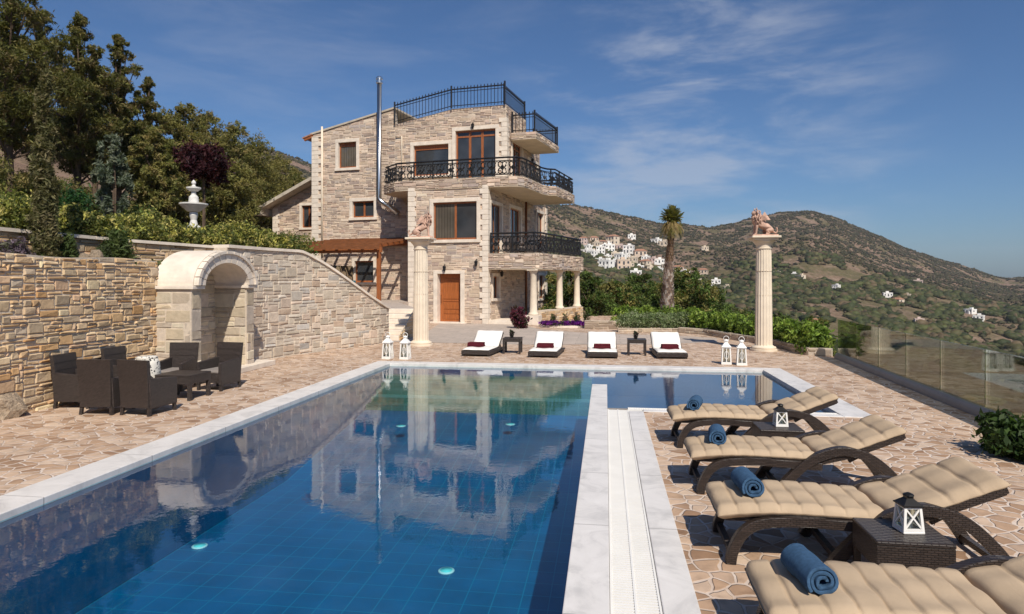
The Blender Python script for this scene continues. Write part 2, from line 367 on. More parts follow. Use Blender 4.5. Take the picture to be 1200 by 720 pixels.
# ------------------------------------------------------------------ terrain
rng = np.random.default_rng(7); R_ = random.Random(5)
_perm = np.random.default_rng(3).random((256, 256))
def vnoise(x, y):
    xi, yi = np.floor(x).astype(int), np.floor(y).astype(int); fx, fy = x - xi, y - yi
    fx = fx * fx * (3 - 2 * fx); fy = fy * fy * (3 - 2 * fy)
    g = lambda i, j: _perm[i % 256, j % 256]
    return (g(xi, yi) * (1 - fx) + g(xi + 1, yi) * fx) * (1 - fy) + (g(xi, yi + 1) * (1 - fx) + g(xi + 1, yi + 1) * fx) * fy
def fbm(x, y, o=5):
    s = 0; a = .5
    for i in range(o): s = s + a * (vnoise(x * 2 ** i + 17 * i, y * 2 ** i + 31 * i) - .5); a *= .5
    return s
def sst(a, b, x): t = np.clip((x - a) / (b - a), 0, 1); return t * t * (3 - 2 * t)
RX = np.array([-900, -300, 0, 300, 345, 365, 450, 600, 675, 690, 720, 745, 770, 800, 830, 852, 880, 910, 945, 975, 1000, 1030, 1060, 1100, 1130, 1150, 1178, 1200, 1400, 2200])
RY = np.array([150, 130, 150, 172, 181, 191, 212, 232, 240, 245, 251, 258, 262, 262, 265, 262, 256, 248, 246, 252, 265, 277, 290, 303, 313, 320, 326, 327, 330, 330])
XR_Y = [-40, 15.4, 17, 20, 23.5, 26, 40, 60, 90]; XR_X = [2.0, 4.95, 5.25, 4.7, 3.6, 2.6, 2.2, -2, -8]
def xl(y): return np.where(y < 14, -7.3, np.where(y < 24, -7.0 - (y - 14) * .38, -11.0))
def terrain_z(x, y):
    x = np.asarray(x, float); y = np.asarray(y, float)
    r = np.hypot(x, y); d = -SN * x + CS * y; q = CS * x + SN * y
    px = np.where(d > .2 * r, 600 + FPX * q / np.maximum(d, 1e-3), np.where(q > 0, 2200, -900)); px = np.clip(px, -900, 2200)
    sr = x - np.interp(y, XR_Y, XR_X); sL = xl(y) - x
    z = np.full(x.shape, -2.5)
    zr = -.25 - 5.5 * (1 - np.exp(-np.maximum(sr, 0) / 11)) - .075 * np.maximum(sr, 0)
    zr = zr + 1.5 * fbm(x / 14, y / 14) * sst(3, 30, sr)
    back = np.maximum(y - 34, 0); zb = -.3 - 6 * (1 - np.exp(-back / 15)) - .06 * back
    z = np.where(sr > 0.05, zr, z); z = np.where((y > 34) & (sr <= .05), np.minimum(zb, -.3), z)
    zl = np.where(y < 12.6, 1.92 + .5 * sst(.75, .95, sL), 2.3) + .30 * np.maximum(sL - 3, 0) ** 1.02 + .9 * fbm(x / 5, y / 5) * sst(2, 6, sL)
    zl = np.minimum(zl, 16 + .08 * sL)
    z = np.where((sL > .12) & (y < 40), zl, z)
    hl = sst(40, 70, y) ; z = np.where((sL > .12) & (y >= 40), zl, z)
    # far land: valley floor, then the ridge
    zv = np.interp(px, [-900, 300, 640, 760, 1200, 2200], [6, 2, -14, -24, -28, -34]); ry = np.interp(px, RX, RY)
    Rr = np.interp(px, [-900, 600, 700, 900, 1200, 2200], [620, 620, 700, 860, 980, 1000])
    cosf = np.cos(np.arctan((px - 600) / FPX))
    zrg = EYE + (HZ - ry) / FPX * Rr * cosf
    t = np.clip((r - 240) / (Rr - 240), 0, 1); f = t ** 1.15
    bumps = fbm(x / 130, y / 130, 6) * 44 * t * (1 - t) * 2.6 + fbm(x / 33, y / 33, 5) * 9 * sst(0, .3, t)
    zf = zv + (zrg - zv) * f + bumps - np.maximum(r - Rr, 0) * .22 * sst(0, 60, r - Rr)
    wt = sst(90, 260, r)
    return z * (1 - wt) + zf * wt
fa = np.radians(np.linspace(-58, 58, 460)); ba = np.radians(np.linspace(58, 302, 60)[1:-1]); az = np.concatenate([fa, ba])
rr = np.concatenate([[0.01], np.geomspace(2.2, 2600, 300)])
A, RR = np.meshgrid(az, rr, indexing='ij')
X = RR * (-SN * np.cos(A) + CS * np.sin(A)); Y = RR * (CS * np.cos(A) + SN * np.sin(A))
Z = terrain_z(X, Y)
na, nr = A.shape
idx = np.arange(na * nr).reshape(na, nr); nx_ = np.roll(idx, -1, 0)
quads = np.stack([idx[:, :-1], idx[:, 1:], nx_[:, 1:], nx_[:, :-1]], -1).reshape(-1, 4)
srt = X - np.interp(Y, XR_Y, XR_X)
Ct = np.zeros((na * nr, 3)); Ct[:, 0] = (sst(0, 3, srt) * (1 - sst(45, 110, RR))).ravel(); Ct[:, 1] = (sst(90, 160, RR) * (1 - sst(330, 560, RR)) * sst(-1, 0, srt)).ravel()
terrain = tag(numesh('hillside_terrain', np.stack([X, Y, Z], -1).reshape(-1, 3), quads, Ct, M['terrain'], smooth=True), kind='structure')
def ground_hit(px, py, r0=12, r1=1500):
    k = (px - 600) / FPX; ds = np.geomspace(r0, r1, 1500); x = ds * (-SN + CS * k); y = ds * (CS + SN * k); z = EYE + (HZ - py) / FPX * ds
    tz = terrain_z(x, y); h = np.nonzero(tz > z)[0]
    if len(h) == 0: i = len(ds) - 1
    else: i = h[0]
    return Vector((x[i], y[i], tz[i])), ds[i]

# ------------------------------------------------------------------ terrace floor and pool
def sheet(name, polys, z, m, kind='structure'):
    b = MB()
    for p in polys: b.add([(q[0], q[1], z) for q in p], [tuple(range(len(p)))])
    return tag(b.build(name, m, recalc=False), kind=kind)
PL, PR, DV0, DV1, GR1, DC1 = -4.33, 2.92, -.22, .02, .29, .48
YN, YM, YF = -3.0, 9.0, 13.02
rx = lambda y: float(np.interp(y, XR_Y, XR_X))
sheet('terrace_paving', [
    [(-8.5, -4), (-4.70, -4), (-4.70, 13.35), (-8.5, 13.35)],
    [(DC1, -4), (rx(-4), -4), (rx(8.72), 8.72), (DC1, 8.72)],
    [(3.30, 8.72), (rx(8.72), 8.72), (rx(13.35), 13.35), (3.30, 13.35)],
    [(-8.5, 13.35), (rx(13.35), 13.35), (rx(15.4), 15.4), (rx(17), 17), (rx(20), 20), (rx(23.5), 23.5), (rx(26), 26), (rx(34), 34), (-13, 36), (-12, 24), (-9, 16)]], 0, M['paving'])
sheet('driveway', [[(-5.9, 17.6), (-2, 17.3), (1.1, 17.8), (3.0, 18.7), (3.2, 20), (2.2, 20.6), (-.4, 21.2), (-2.2, 22.6), (-3.0, 24.6), (-3.2, 26), (-6.5, 26), (-5.6, 20)]], .004, M['drive'])
b = MB()
for x0, x1, y0, y1, zt in ((-4.70, PL, YN - .4, YF, .008), (-4.70, 3.30, YF, 13.35, .008), (PR, 3.30, 8.72, YF, .008), (GR1, DC1, YN - .4, 8.72, .008), (DC1, PR, 8.72, 8.86, .006)):
    b.box(x0, x1, y0, y1, -.06, zt)
tag(b.build('pool_coping', M['marble'], bevel=.006), kind='structure')
b = MB(); b.box(DV0, DV1, YN, 10.85, -1.2, .012); tag(b.build('pool_divider', M['marble'], bevel=.006), kind='structure')
# overflow gratings: slats in a pair of runners
def grating(name, x0, x1, y0, y1, label):
    b = MB(); L = (x1 - x0) > (y1 - y0)
    if L:
        n = int((x1 - x0) / .03)
        for i in range(n): b.box(x0 + i * .03, x0 + i * .03 + .015, y0 + .012, y1 - .012, -.014, -.006)
        for q in (y0, (y0 + y1) / 2 - .006, y1 - .012): b.box(x0, x1, q, q + .012, -.04, -.002)
    else:
        n = int((y1 - y0) / .03)
        for i in range(n): b.box(x0 + .012, x1 - .012, y0 + i * .03, y0 + i * .03 + .015, -.014, -.006)
        for q in (x0, (x0 + x1) / 2 - .006, x1 - .012): b.box(q, q + .012, y0, y1, -.04, -.002)
    return tag(b.build(name, M['white_paint']), label, 'grating')
grating('overflow_grating', DV1 + .003, GR1 - .003, YN, 8.86, 'long white slatted overflow grating between the pool divider and the marble strip')
grating('overflow_grating', GR1, PR - .003, 8.863, 8.995, 'short white slatted overflow grating at the near edge of the side pool')
b = MB()
b.box(DV1, GR1, YN, 8.86, -.14, -.12); b.box(GR1, PR, 8.86, YM, -.14, -.12); b.box(DV1, PR, YM - .004, YM + .02, -.6, -.02)
tag(b.build('drain_channel', M['alu']), kind='structure')
b = MB()
prof = [(YN, -1.05), (8.6, -1.05), (12.0, -.62), (YF, -.62)]
for (y0, z0), (y1, z1) in zip(prof, prof[1:]): b.add([(PL, y0, z0), (DV0, y0, z0), (DV0, y1, z1), (PL, y1, z1)], [(0, 1, 2, 3)])
tag(b.build('pool_floor', M['pool_tile'], recalc=False), kind='structure'); b = MB()
b.add([(PL - .004, YN, -1.05), (PL - .004, YN, -.062), (PL - .004, YF, -.062), (PL - .004, YF, -1.05)], [(0, 1, 2, 3)])
b.add([(PL, YF + .004, -1.05), (DV0, YF + .004, -1.05), (DV0, YF + .004, -.062), (PL, YF + .004, -.062)], [(0, 1, 2, 3)])
b.add([(DV0 - .002, YN, -1.2), (DV0 - .002, 10.85, -1.2), (DV0 - .002, 10.85, -.06), (DV0 - .002, YN, -.06)], [(0, 1, 2, 3)])
b.add([(PL, YN, -1.05), (DV0, YN, -1.05), (DV0, YN, -.02), (PL, YN, -.02)], [(0, 1, 2, 3)])
tag(b.build('pool_wall', M['pool_wall_tile'], recalc=False), kind='structure')
b = MB()
b.add([(DV0, YM, -.55), (PR, YM, -.55), (PR, YF, -.55), (DV0, YF, -.55)], [(0, 1, 2, 3)])
b.add([(PR + .003, YM, -.55), (PR + .003, YF, -.55), (PR + .003, YF, -.062), (PR + .003, YM, -.062)], [(0, 1, 2, 3)])
b.add([(DV0, YF + .003, -.55), (PR, YF + .003, -.55), (PR, YF + .003, -.062), (DV0, YF + .003, -.062)], [(0, 1, 2, 3)])
b.add([(DV1 + .002, YM + .02, -.55), (DV1 + .002, 10.85, -.55), (DV1 + .002, 10.85, -.06), (DV1 + .002, YM + .02, -.06)], [(0, 1, 2, 3)])
tag(b.build('side_pool_basin', M['pool_tile_right'], recalc=False), kind='structure')
b = MB()
for i in range(5): b.box(PL + .003, DV0 - .05, YF - .28 * (5 - i), YF - .28 * (4 - i) - .004, -.7, -.57 + i * .09)
tag(b.build('pool_steps', M['step_tile']), kind='structure')
sheet('pool_water', [[(PL, YN), (-.1, YN), (-.1, YM + .01), (PR, YM + .01), (PR, YF), (PL, YF)]], -.045, M['water'])
def pool_lamp(px, py, D, label):
    p = gp(px, py, -D); e = empty('pool_lamp', (p.x, p.y, p.z)); tag(e, label, 'pool lamp', 'lamps on the pool floor')
    b = MB(); b.lathe([(.075, .0), (.078, .012), (.06, .016)], 20); b.build('lamp_ring', M['white_paint'], e, smooth=True)
    b = MB(); b.lathe([(.0, .018), (.058, .0175), (.058, .012)], 20); b.build('lens', M['lens'], e, smooth=True)
for px, py, D, lab in ((234, 641, 1.05, 'round turquoise pool lamp nearest the dark tree reflection'), (348, 553, 1.05, 'round turquoise pool lamp left of the mirrored house'), (523, 670, 1.05, 'round turquoise pool lamp nearest the camera below the mirrored house'),
                       (567, 565, 1.05, 'round turquoise pool lamp inside the mirrored upper window'), (470, 500, .63, 'round turquoise pool lamp inside the mirrored dark recess'), (598, 498, .62, 'round turquoise pool lamp beneath the mirrored porch side')):
    pool_lamp(px, py, D, lab)

# ------------------------------------------------------------------ rubble stone facing
PAL_WALL = [(0.689, 0.476, 0.263), (0.737, 0.519, 0.3), (0.618, 0.432, 0.253), (0.558, 0.432, 0.291), (0.618, 0.368, 0.169), (0.475, 0.303, 0.159), (0.737, 0.497, 0.31), (0.78, 0.595, 0.375), (0.677, 0.487, 0.3), (0.535, 0.432, 0.319), (0.713, 0.541, 0.338)]
PAL_HOUSE = [(0.616, 0.477, 0.36), (0.67, 0.53, 0.412), (0.54, 0.435, 0.34), (0.41, 0.329, 0.288), (0.68, 0.53, 0.391), (0.616, 0.456, 0.35), (0.54, 0.392, 0.309), (0.734, 0.604, 0.474), (0.616, 0.488, 0.391), (0.691, 0.53, 0.412), (0.389, 0.297, 0.247), (0.713, 0.562, 0.443), (0.475, 0.403, 0.36)]
MORTAR = (.64, .54, .43)
def stone_facing(b, fr, a0, a1, zb, zt, holes, cell, sizes, pal, thick=.3, relief=(.008, .035), seed=1, mortar=MORTAR, cap=True, back=True):
    """b: MB; fr(a, z, n) -> point; zt(a), zb(a): top and bottom edge; holes: (a0, a1, z0, z1)."""
    rg = random.Random(seed); ca, cz = cell
    nx = max(1, int(round((a1 - a0) / ca))); ca = (a1 - a0) / nx
    zmin = min(zb(a0 + (a1 - a0) * i / 20) for i in range(21)); zmax = max(zt(a0 + (a1 - a0) * i / 20) for i in range(21)); nz = max(1, int(math.ceil((zmax - zmin) / cz)))
    for i in range(nx):                                   # the body of the wall, one upright strip per cell, cut round the openings
        u0, u1 = a0 + i * ca, a0 + (i + 1) * ca; um = (u0 + u1) / 2
        hz = sorted((h[2], h[3]) for h in holes if h[0] < um < h[1]); z = zb(um); runs = []
        for h0, h1 in hz:
            if h0 > z: runs.append((z, h0, False))
            z = max(z, h1)
        if z < zt(um): runs.append((z, None, True))
        for r0, r1, top in runs:
            t0, t1 = (zt(u0), zt(u1)) if top else (r1, r1)
            if min(t0, t1) <= r0: continue
            vs = [fr(u0, r0, 0), fr(u1, r0, 0), fr(u1, t1, 0), fr(u0, t0, 0), fr(u0, r0, -thick), fr(u1, r0, -thick), fr(u1, t1, -thick), fr(u0, t0, -thick)]
            fs = [(0, 1, 2, 3), (3, 2, 6, 7), (0, 4, 5, 1)]
            if back: fs.append((5, 4, 7, 6))
            if i == 0 or any(abs(h[1] - um) < ca * .51 + 1e-6 and h[2] < (t0 + r0) / 2 < h[3] for h in holes): fs.append((0, 3, 7, 4))
            if i == nx - 1 or any(abs(h[0] - um) < ca * .51 + 1e-6 and h[2] < (t0 + r0) / 2 < h[3] for h in holes): fs.append((1, 5, 6, 2))
            b.add(vs, fs, mortar)
    occ = [[False] * nz for _ in range(nx)]
    for i in range(nx):
        um = a0 + (i + .5) * ca
        for j in range(nz):
            zm = zmin + (j + .5) * cz
            if any(h[0] < um < h[1] and h[2] < zm < h[3] for h in holes) or zm > zt(um) or zm < zb(um): occ[i][j] = True
    for j in range(nz):
        for i in range(nx):
            if occ[i][j]: continue
            wd, ht = rg.choice(sizes); k = 0
            while k < wd and i + k < nx and not occ[i + k][j]: k += 1
            wd = k; k = 1
            while k < ht and j + k < nz and all(not occ[q][j + k] for q in range(i, i + wd)): k += 1
            ht = k
            for q in range(i, i + wd):
                for r in range(j, j + ht): occ[q][r] = True
            x0, x1, z0, z1 = a0 + i * ca, a0 + (i + wd) * ca, zmin + j * cz, zmin + (j + ht) * cz
            g = rg.uniform(.003, .007); jt = lambda: rg.uniform(-.13, .13) * cz
            P = [[x0 + g, z0 + g], [x1 - g, z0 + g], [x1 - g, z1 - g], [x0 + g, z1 - g]]
            for c in P: c[0] += jt() if a0 + .02 < c[0] < a1 - .02 else 0; c[1] += jt(); c[1] = min(c[1], zt(min(max(c[0], a0), a1)) - .004); c[1] = max(c[1], zb(min(max(c[0], a0), a1)))
            if P[3][1] - P[0][1] < .02 and P[2][1] - P[1][1] < .02: continue
            cx = sum(c[0] for c in P) / 4; cz_ = sum(c[1] for c in P) / 4; ins = .012 + .006 * rg.random(); n0 = rg.uniform(*relief)
            w_, h_ = max(.03, x1 - x0), max(.03, z1 - z0)
            Q = [(cx + (c[0] - cx) * (1 - 2 * ins / w_), cz_ + (c[1] - cz_) * (1 - 2 * ins / h_)) for c in P]
            nn = [n0 + rg.uniform(-.006, .010) for _ in P]
            vs = [fr(c[0], c[1], -.004) for c in P] + [fr(c[0], c[1], max(.003, e)) for c, e in zip(Q, nn)]
            c0 = rg.choice(pal); c1 = rg.choice(pal); t = rg.random() * .5; br = rg.uniform(.82, 1.14)
            cc = tuple(min(.8, (p * (1 - t) + q * t) * br) for p, q in zip(c0, c1))
            b.add(vs, [(4, 5, 6, 7), (0, 1, 5, 4), (1, 2, 6, 5), (2, 3, 7, 6), (3, 0, 4, 7)], cc)
SZ_WALL = [(2, 1), (3, 1), (4, 1), (3, 2), (2, 2), (4, 2), (3, 1), (5, 2), (2, 1), (4, 3), (4, 1), (3, 1), (1, 2), (5, 1), (3, 2), (4, 1)]
SZ_HOUSE = [(2, 1), (3, 1), (4, 1), (5, 1), (3, 2), (4, 2), (2, 2), (3, 1), (4, 1), (5, 2), (1, 1)]
def path_frame(pts):
    pts = [Vector((p[0], p[1], 0)) for p in pts]; L = [0]
    for p, q in zip(pts, pts[1:]): L.append(L[-1] + (q - p).length)
    def fr(a, z, n):
        i = 0
        while i < len(L) - 2 and a > L[i + 1]: i += 1
        t = (a - L[i]) / (L[i + 1] - L[i]); p = pts[i].lerp(pts[i + 1], t)
        def nrm(k): d = (pts[k + 1] - pts[k]).normalized(); return Vector((d.y, -d.x, 0))
        nv = nrm(i)
        if t > .5 and i < len(pts) - 2: nv = nv.lerp(nrm(i + 1), t - .5)
        if t < .5 and i > 0: nv = nv.lerp(nrm(i - 1), .5 - t)
        nv.normalize(); return Vector((p.x + nv.x * n, p.y + nv.y * n, z))
    return fr, L

# front retaining wall, left of the niche; then right of it, sweeping round and down to the steps
NY0, NY1, NX = 10.05, 12.02, -6.70            # the niche block
b = MB(); fr, L = path_frame([(-7.30, -3.5), (-7.28, 2), (-7.32, 7), (-7.36, NY0 + .05)])
stone_facing(b, fr, 0, L[-1], lambda a: -.05, lambda a: 2.02 + .015 * math.sin(a * 3.1), [], (.062, .050), SZ_WALL, PAL_WALL, .34, (.006, .027), 11)
wl = b.build('retaining_wall', M['stone'], recalc=False); tag(wl, 'tan rubble stone retaining wall left of the arched niche behind the wicker chairs', 'wall')
pts = [(-7.26, NY1 - .05), (-7.16, 13.2), (-7.0, 14.0), (-6.75, 14.8), (-6.45, 15.5), (-6.15, 16.2), (-5.92, 16.9), (-5.86, 17.5)]
b = MB(); fr, L = path_frame(pts); LT = L[-1]
def topc(a):
    t = a / LT
    return 2.36 - 1.42 * float(sst(.40, 1.0, t) * .55 + np.clip((t - .42) / .58, 0, 1) * .45)
stone_facing(b, fr, 0, LT, lambda a: -.05, lambda a: topc(a) - .04, [], (.085, .075), SZ_WALL, [(.54, .46, .36), (.58, .50, .40), (.66, .53, .42), (.58, .48, .38), (.52, .48, .43), (.68, .60, .50), (.54, .40, .29), (.64, .55, .44)], .30, (.004, .018), 12)
rw = b.build('curved_wall', M['stone'], recalc=False); tag(rw, 'pale curved stone wall right of the niche, its top sweeping down to the steps', 'wall')
b = MB(); n_ = 40
for i in range(n_):
    u0, u1 = LT * i / n_, LT * (i + 1) / n_
    vs = [fr(u, topc(u) + dz, n) for u in (u0, u1) for dz in (-.04, .02) for n in (-.31, .05)]
    b.add(vs, [(0, 1, 3, 2), (4, 6, 7, 5), (2, 3, 7, 6), (1, 5, 7, 3), (0, 2, 6, 4), (0, 4, 5, 1)])
b.build('coping', M['quoin'], rw, recalc=False)
# upper wall of the planted strip
b = MB(); fr, L = path_frame([(-8.25, -3.5), (-8.2, 2), (-8.2, 7), (-8.1, 10), (-7.6, 12.0), (-7.35, 12.6)])
stone_facing(b, fr, 0, L[-1], lambda a: 1.85, lambda a: 2.50 - .012 * a, [], (.10, .07), SZ_WALL, PAL_WALL, .3, (.012, .045), 13)
uw = b.build('upper_wall', M['stone'], recalc=False); tag(uw, 'low upper stone wall behind the planted strip, carrying the variegated shrubs', 'wall')
b = MB()
for i in range(26):
    u0, u1 = L[-1] * i / 26, L[-1] * (i + 1) / 26 - .015
    vs = [fr(u, 2.50 - .012 * u + dz, n) for u in (u0, u1) for dz in (.0, .05) for n in (-.32, .07)]
    b.add(vs, [(0, 1, 3, 2), (4, 6, 7, 5), (2, 3, 7, 6), (1, 5, 7, 3), (0, 2, 6, 4), (0, 4, 5, 1)])
b.build('coping', M['quoin'], uw, recalc=False)

# arched niche
nic = empty('arched_niche', (-7.1, (NY0 + NY1) / 2, 0)); tag(nic, 'cream stone arched niche with a barrel top standing out from the rubble wall', 'niche')
off = -Vector(nic.location)
nb = (NX, -7.42); ym = (NY0 + NY1) / 2; ro = (NY1 - NY0) / 2; ri = .70; ZS = 1.60; RO, RI = .62, .41   # springing and rises
def ell(r, h, a): return (ym - r * math.cos(a), ZS + h * math.sin(a))
b = MB(); na2 = 28
for i in range(na2):
    t0, t1 = math.pi * i / na2, math.pi * (i + 1) / na2
    o0, o1, i0, i1 = ell(ro - .02, RO, t0), ell(ro - .02, RO, t1), ell(ri, RI, t0), ell(ri, RI, t1)
    vs = [Vector((x, q[0], q[1])) + off for x in nb for q in (o0, o1, i1, i0)]
    b.add(vs, [(0, 1, 2, 3), (4, 7, 6, 5), (0, 4, 5, 1), (3, 2, 6, 7)])
b.build('barrel_top', M['quoin'], nic, smooth=False)
b = MB()   # projecting moulding round the opening, voussoirs
for i in range(13):
    t0, t1 = math.pi * i / 13 + .012, math.pi * (i + 1) / 13 - .012
    for rr_, r0, hh0, r1, hh1, x1 in ((0, ri - .01, RI - .01, ri + .17, RI + .15, NX + .05), (1, ri + .172, RI + .152, ri + .24, RI + .20, NX + .085)):
        seg = 3
        for s in range(seg):
            a0_, a1_ = t0 + (t1 - t0) * s / seg, t0 + (t1 - t0) * (s + 1) / seg
            q = [ell(r0, hh0, a0_), ell(r0, hh0, a1_), ell(r1, hh1, a1_), ell(r1, hh1, a0_)]
            vs = [Vector((x, p[0], p[1])) + off for x in (x1, NX - .002) for p in q]
            b.add(vs, [(0, 1, 2, 3), (0, 4, 5, 1), (3, 2, 6, 7), (0, 3, 7, 4), (1, 5, 6, 2)])
b.build('arch_moulding', M['quoin'], nic)
PAL_N = [(.60, .50, .36), (.56, .46, .33), (.63, .55, .42), (.52, .43, .33), (.58, .49, .40)]
for (y0, y1, nm) in ((NY0, ym - ri, 'pier'), (ym + ri, NY1, 'pier')):
    b = MB(); xs = (nb[1], NX)
    # stone faces: front (+X) and outer side
    stone_facing(b, lambda a, z, n, y0=y0: Vector((NX - .02 + n, a, z)) + off, y0 + .012, y1 - .012, lambda a: 0, lambda a: ZS - .06, [], (.14, .17), [(1, 1), (2, 1), (2, 2), (1, 2)], PAL_N, .62, (.004, .016), 21)
    if y0 == NY0: stone_facing(b, lambda a, z, n: Vector((a, NY0 + .02 - n, z)) + off, nb[1] + .012, NX - .035, lambda a: 0, lambda a: ZS - .06, [], (.12, .10), SZ_WALL, PAL_N, .05, (.004, .02), 22, back=False)
    else: stone_facing(b, lambda a, z, n: Vector((a, ym + ri + .01 - n, z)) + off, nb[1] + .012, NX - .035, lambda a: 0, lambda a: ZS - .06, [], (.12, .09), SZ_WALL, [tuple(x * .96 for x in c) for c in PAL_N], .05, (.004, .02), 23, back=False)
    pr = b.build(nm, M['stone'], nic, recalc=False)
    b = MB(); b.box(nb[1], NX + .03, y0 - .03, y1 + .03, ZS - .058, ZS - .002); b2 = b.build('capital', M['quoin'], pr, bevel=.008)
    for v in b2.data.vertices: v.co += off
b = MB(); stone_facing(b, lambda a, z, n: Vector((nb[1] + .06 + n, a, z)) + off, ym - ri - .02, ym + ri + .02, lambda a: 0, lambda a: ZS + RI, [], (.12, .085), SZ_WALL, [tuple(x * .95 for x in c) for c in PAL_N], .05, (.006, .02), 24)
b.build('back_wall', M['stone'], nic, recalc=False)
b = MB(); b.box(nb[1], NX + .16, NY0 + .02, NY1 + .5, 0, .10)
o = b.build('plinth_step', M['quoin'], nic, bevel=.01)
for v in o.data.vertices: v.co += off

# ------------------------------------------------------------------ the house (its own axes: x along the front, y into depth, origin at the front corner)
TV = math.atan(249 / FPX); HROT = -(TV - TH); D0 = 25.5; R0 = (571 - 600) / FPX * D0
CO = Vector((-SN * D0 + CS * R0, CS * D0 + SN * R0, 0))
house = empty('stone_villa', CO, HROT); tag(house, 'three storey pale stone villa with black iron balconies and a tall steel flue', 'house')
cT, sT = math.cos(TV), math.sin(TV)
def hu(px, v):   # u for a picture column on the plane y = v
    k = (px - 600) / FPX; return (k * D0 - R0 + v * (cT * k - sT)) / (cT + sT * k)
def hv(px, u):   # v for a picture column on the plane x = u
    k = (px - 600) / FPX; return (k * D0 - R0 - u * (cT + sT * k)) / (sT - cT * k)
def hz(py, u, v): return EYE + (HZ - py) / FPX * (D0 - sT * u + cT * v)
V2 = 2.3
F_ = lambda a, z, n: Vector((a, -n, z))
Rr_ = lambda a, z, n: Vector((a, V2 - n, z))
S_ = lambda a, z, n: Vector((n, a, z))
ZB2 = hz(210, hu(520, 0), 0); ZB1 = hz(297, 0, 0); ZROOF = hz(123, hu(590, V2), V2)
print('house', 'u480', hu(480, 0), 'ZB1', ZB1, 'ZB2', ZB2, 'ZROOF', ZROOF, 'uL', hu(367, V2), 'uR', hu(593, V2))
def opening(fr, x0, x1, z0, z1, name='window', sw=.11, lights=2, panes='pane', recess=.10, parent=None, rail=None, blind=0, sill=True, fcol='wood', fw=.055):
    """stone surround (the part) > wooden frame, glass; x0..z1 is the clear opening."""
    P = parent or house; b = MB()
    b.fbox(fr, x0 - sw, x0, z0, z1, -.2, .055); b.fbox(fr, x1, x1 + sw, z0, z1, -.2, .055)
    b.fbox(fr, x0 - sw - .002, x1 + sw + .002, z1, z1 + sw, -.2, .058)
    if sill: b.fbox(fr, x0 - sw - .02, x1 + sw + .02, z0 - sw * .8, z0, -.2, .085)
    wn = b.build(name, M['quoin'], P, bevel=.006)
    b = MB(); n0, n1 = -recess - .05, -recess
    b.fbox(fr, x0, x0 + fw, z0, z1, n0, n1); b.fbox(fr, x1 - fw, x1, z0, z1, n0, n1); b.fbox(fr, x0 + fw, x1 - fw, z1 - fw - blind, z1, n0, n1 - .001); b.fbox(fr, x0 + fw, x1 - fw, z0, z0 + fw * 1.3, n0, n1 - .001)
    iw = (x1 - x0 - 2 * fw)
    for i in range(1, lights):
        c = x0 + fw + iw * i / lights; b.fbox(fr, c - fw * .75, c + fw * .75, z0 + fw * 1.3, z1 - fw - blind, n0, n1 - .003)
    if rail: b.fbox(fr, x0 + fw, x1 - fw, rail - fw * .5, rail + fw * .5, n0, n1 - .006)
    b.build('frame', M[fcol], wn, bevel=.004)
    for i in range(lights):
        c0, c1 = x0 + fw + iw * i / lights, x0 + fw + iw * (i + 1) / lights
        b = MB(); b.fbox(fr, c0 + .002, c1 - .002, z0 + fw, z1 - fw - blind * .9, n0 + .01, n0 + .02)
        pk = panes if isinstance(panes, str) else panes[i]
        b.build('glass', M[pk], wn)
    return (x0 - sw * .4, x1 + sw * .4, z0 - sw * .3, z1 + sw * .4)
def px_open(fr, pl, px0, px1, py0, py1, v, side=False, **kw):
    if side: a0, a1 = hv(px0, 0), hv(px1, 0); zt, zb_ = hz(py0, 0, a0), hz(py1, 0, a0)
    else: a0, a1 = hu(px0, v), hu(px1, v); m = (a0 + a1) / 2; zt, zb_ = hz(py0, m, v), hz(py1, m, v)
    return opening(fr, a0, a1, zb_, zt, **kw)
UL, UB = hu(367, V2), hu(480, 0)
# front block
h1 = px_open(F_, 0, 508, 559, 237, 281, 0, lights=2, panes=('pane_curtain', 'pane'), sw=.15, recess=.06)
# front door
da0, da1, dzt = hu(513, 0), hu(540, 0), hz(321, -1.3, 0)
b = MB(); b.fbox(F_, da0 - .17, da0, 0, dzt, -.3, .055); b.fbox(F_, da1, da1 + .17, 0, dzt, -.3, .055); b.fbox(F_, da0 - .172, da1 + .172, dzt, dzt + .13, -.3, .058); b.fbox(F_, da0 - .25, da1 + .25, 0, .05, -.3, .22)
dr = b.build('front_door', M['quoin'], house, bevel=.006)
b = MB(); b.fbox(F_, da0, da1, .052, dzt, -.29, -.24)
pw = (da1 - da0)
for z0, z1 in ((.15, .32), (.36, .50), (.54, .80), (.84, .90), (.94, 1.72)):
    b.fbox(F_, da0 + pw * .15, da1 - pw * .15, z0, z1 * dzt / 1.9 if z1 > 1.5 else z1, -.24, -.222)
dl = b.build('door_leaf', M['door_wood'], dr, bevel=.01)
b = MB(); b.tube([F_(da0 + .06, .80, -.22), F_(da0 + .06, .80, -.19), F_(da0 + .06, 1.1, -.19), F_(da0 + .06, 1.1, -.22)], .01, 6); b.build('door_handle', M['black_metal'], dr)
hd = (da0 - .06, da1 + .06, 0, dzt + .06)
b = MB(); stone_facing(b, F_, UB, 0, lambda a: 0, lambda a: ZB2 - .3, [h1, hd], (.105, .072), SZ_HOUSE, PAL_HOUSE, .3, (.004, .018), 31)
stone_facing(b, lambda a, z, n: Vector((UB - n, a, z)), 0.01, V2, lambda a: 0, lambda a: ZB2 - .3, [], (.2, .1), SZ_HOUSE, PAL_HOUSE, .2, (.006, .02), 30)
b.build('front_wall', M['stone'], house, recalc=False)
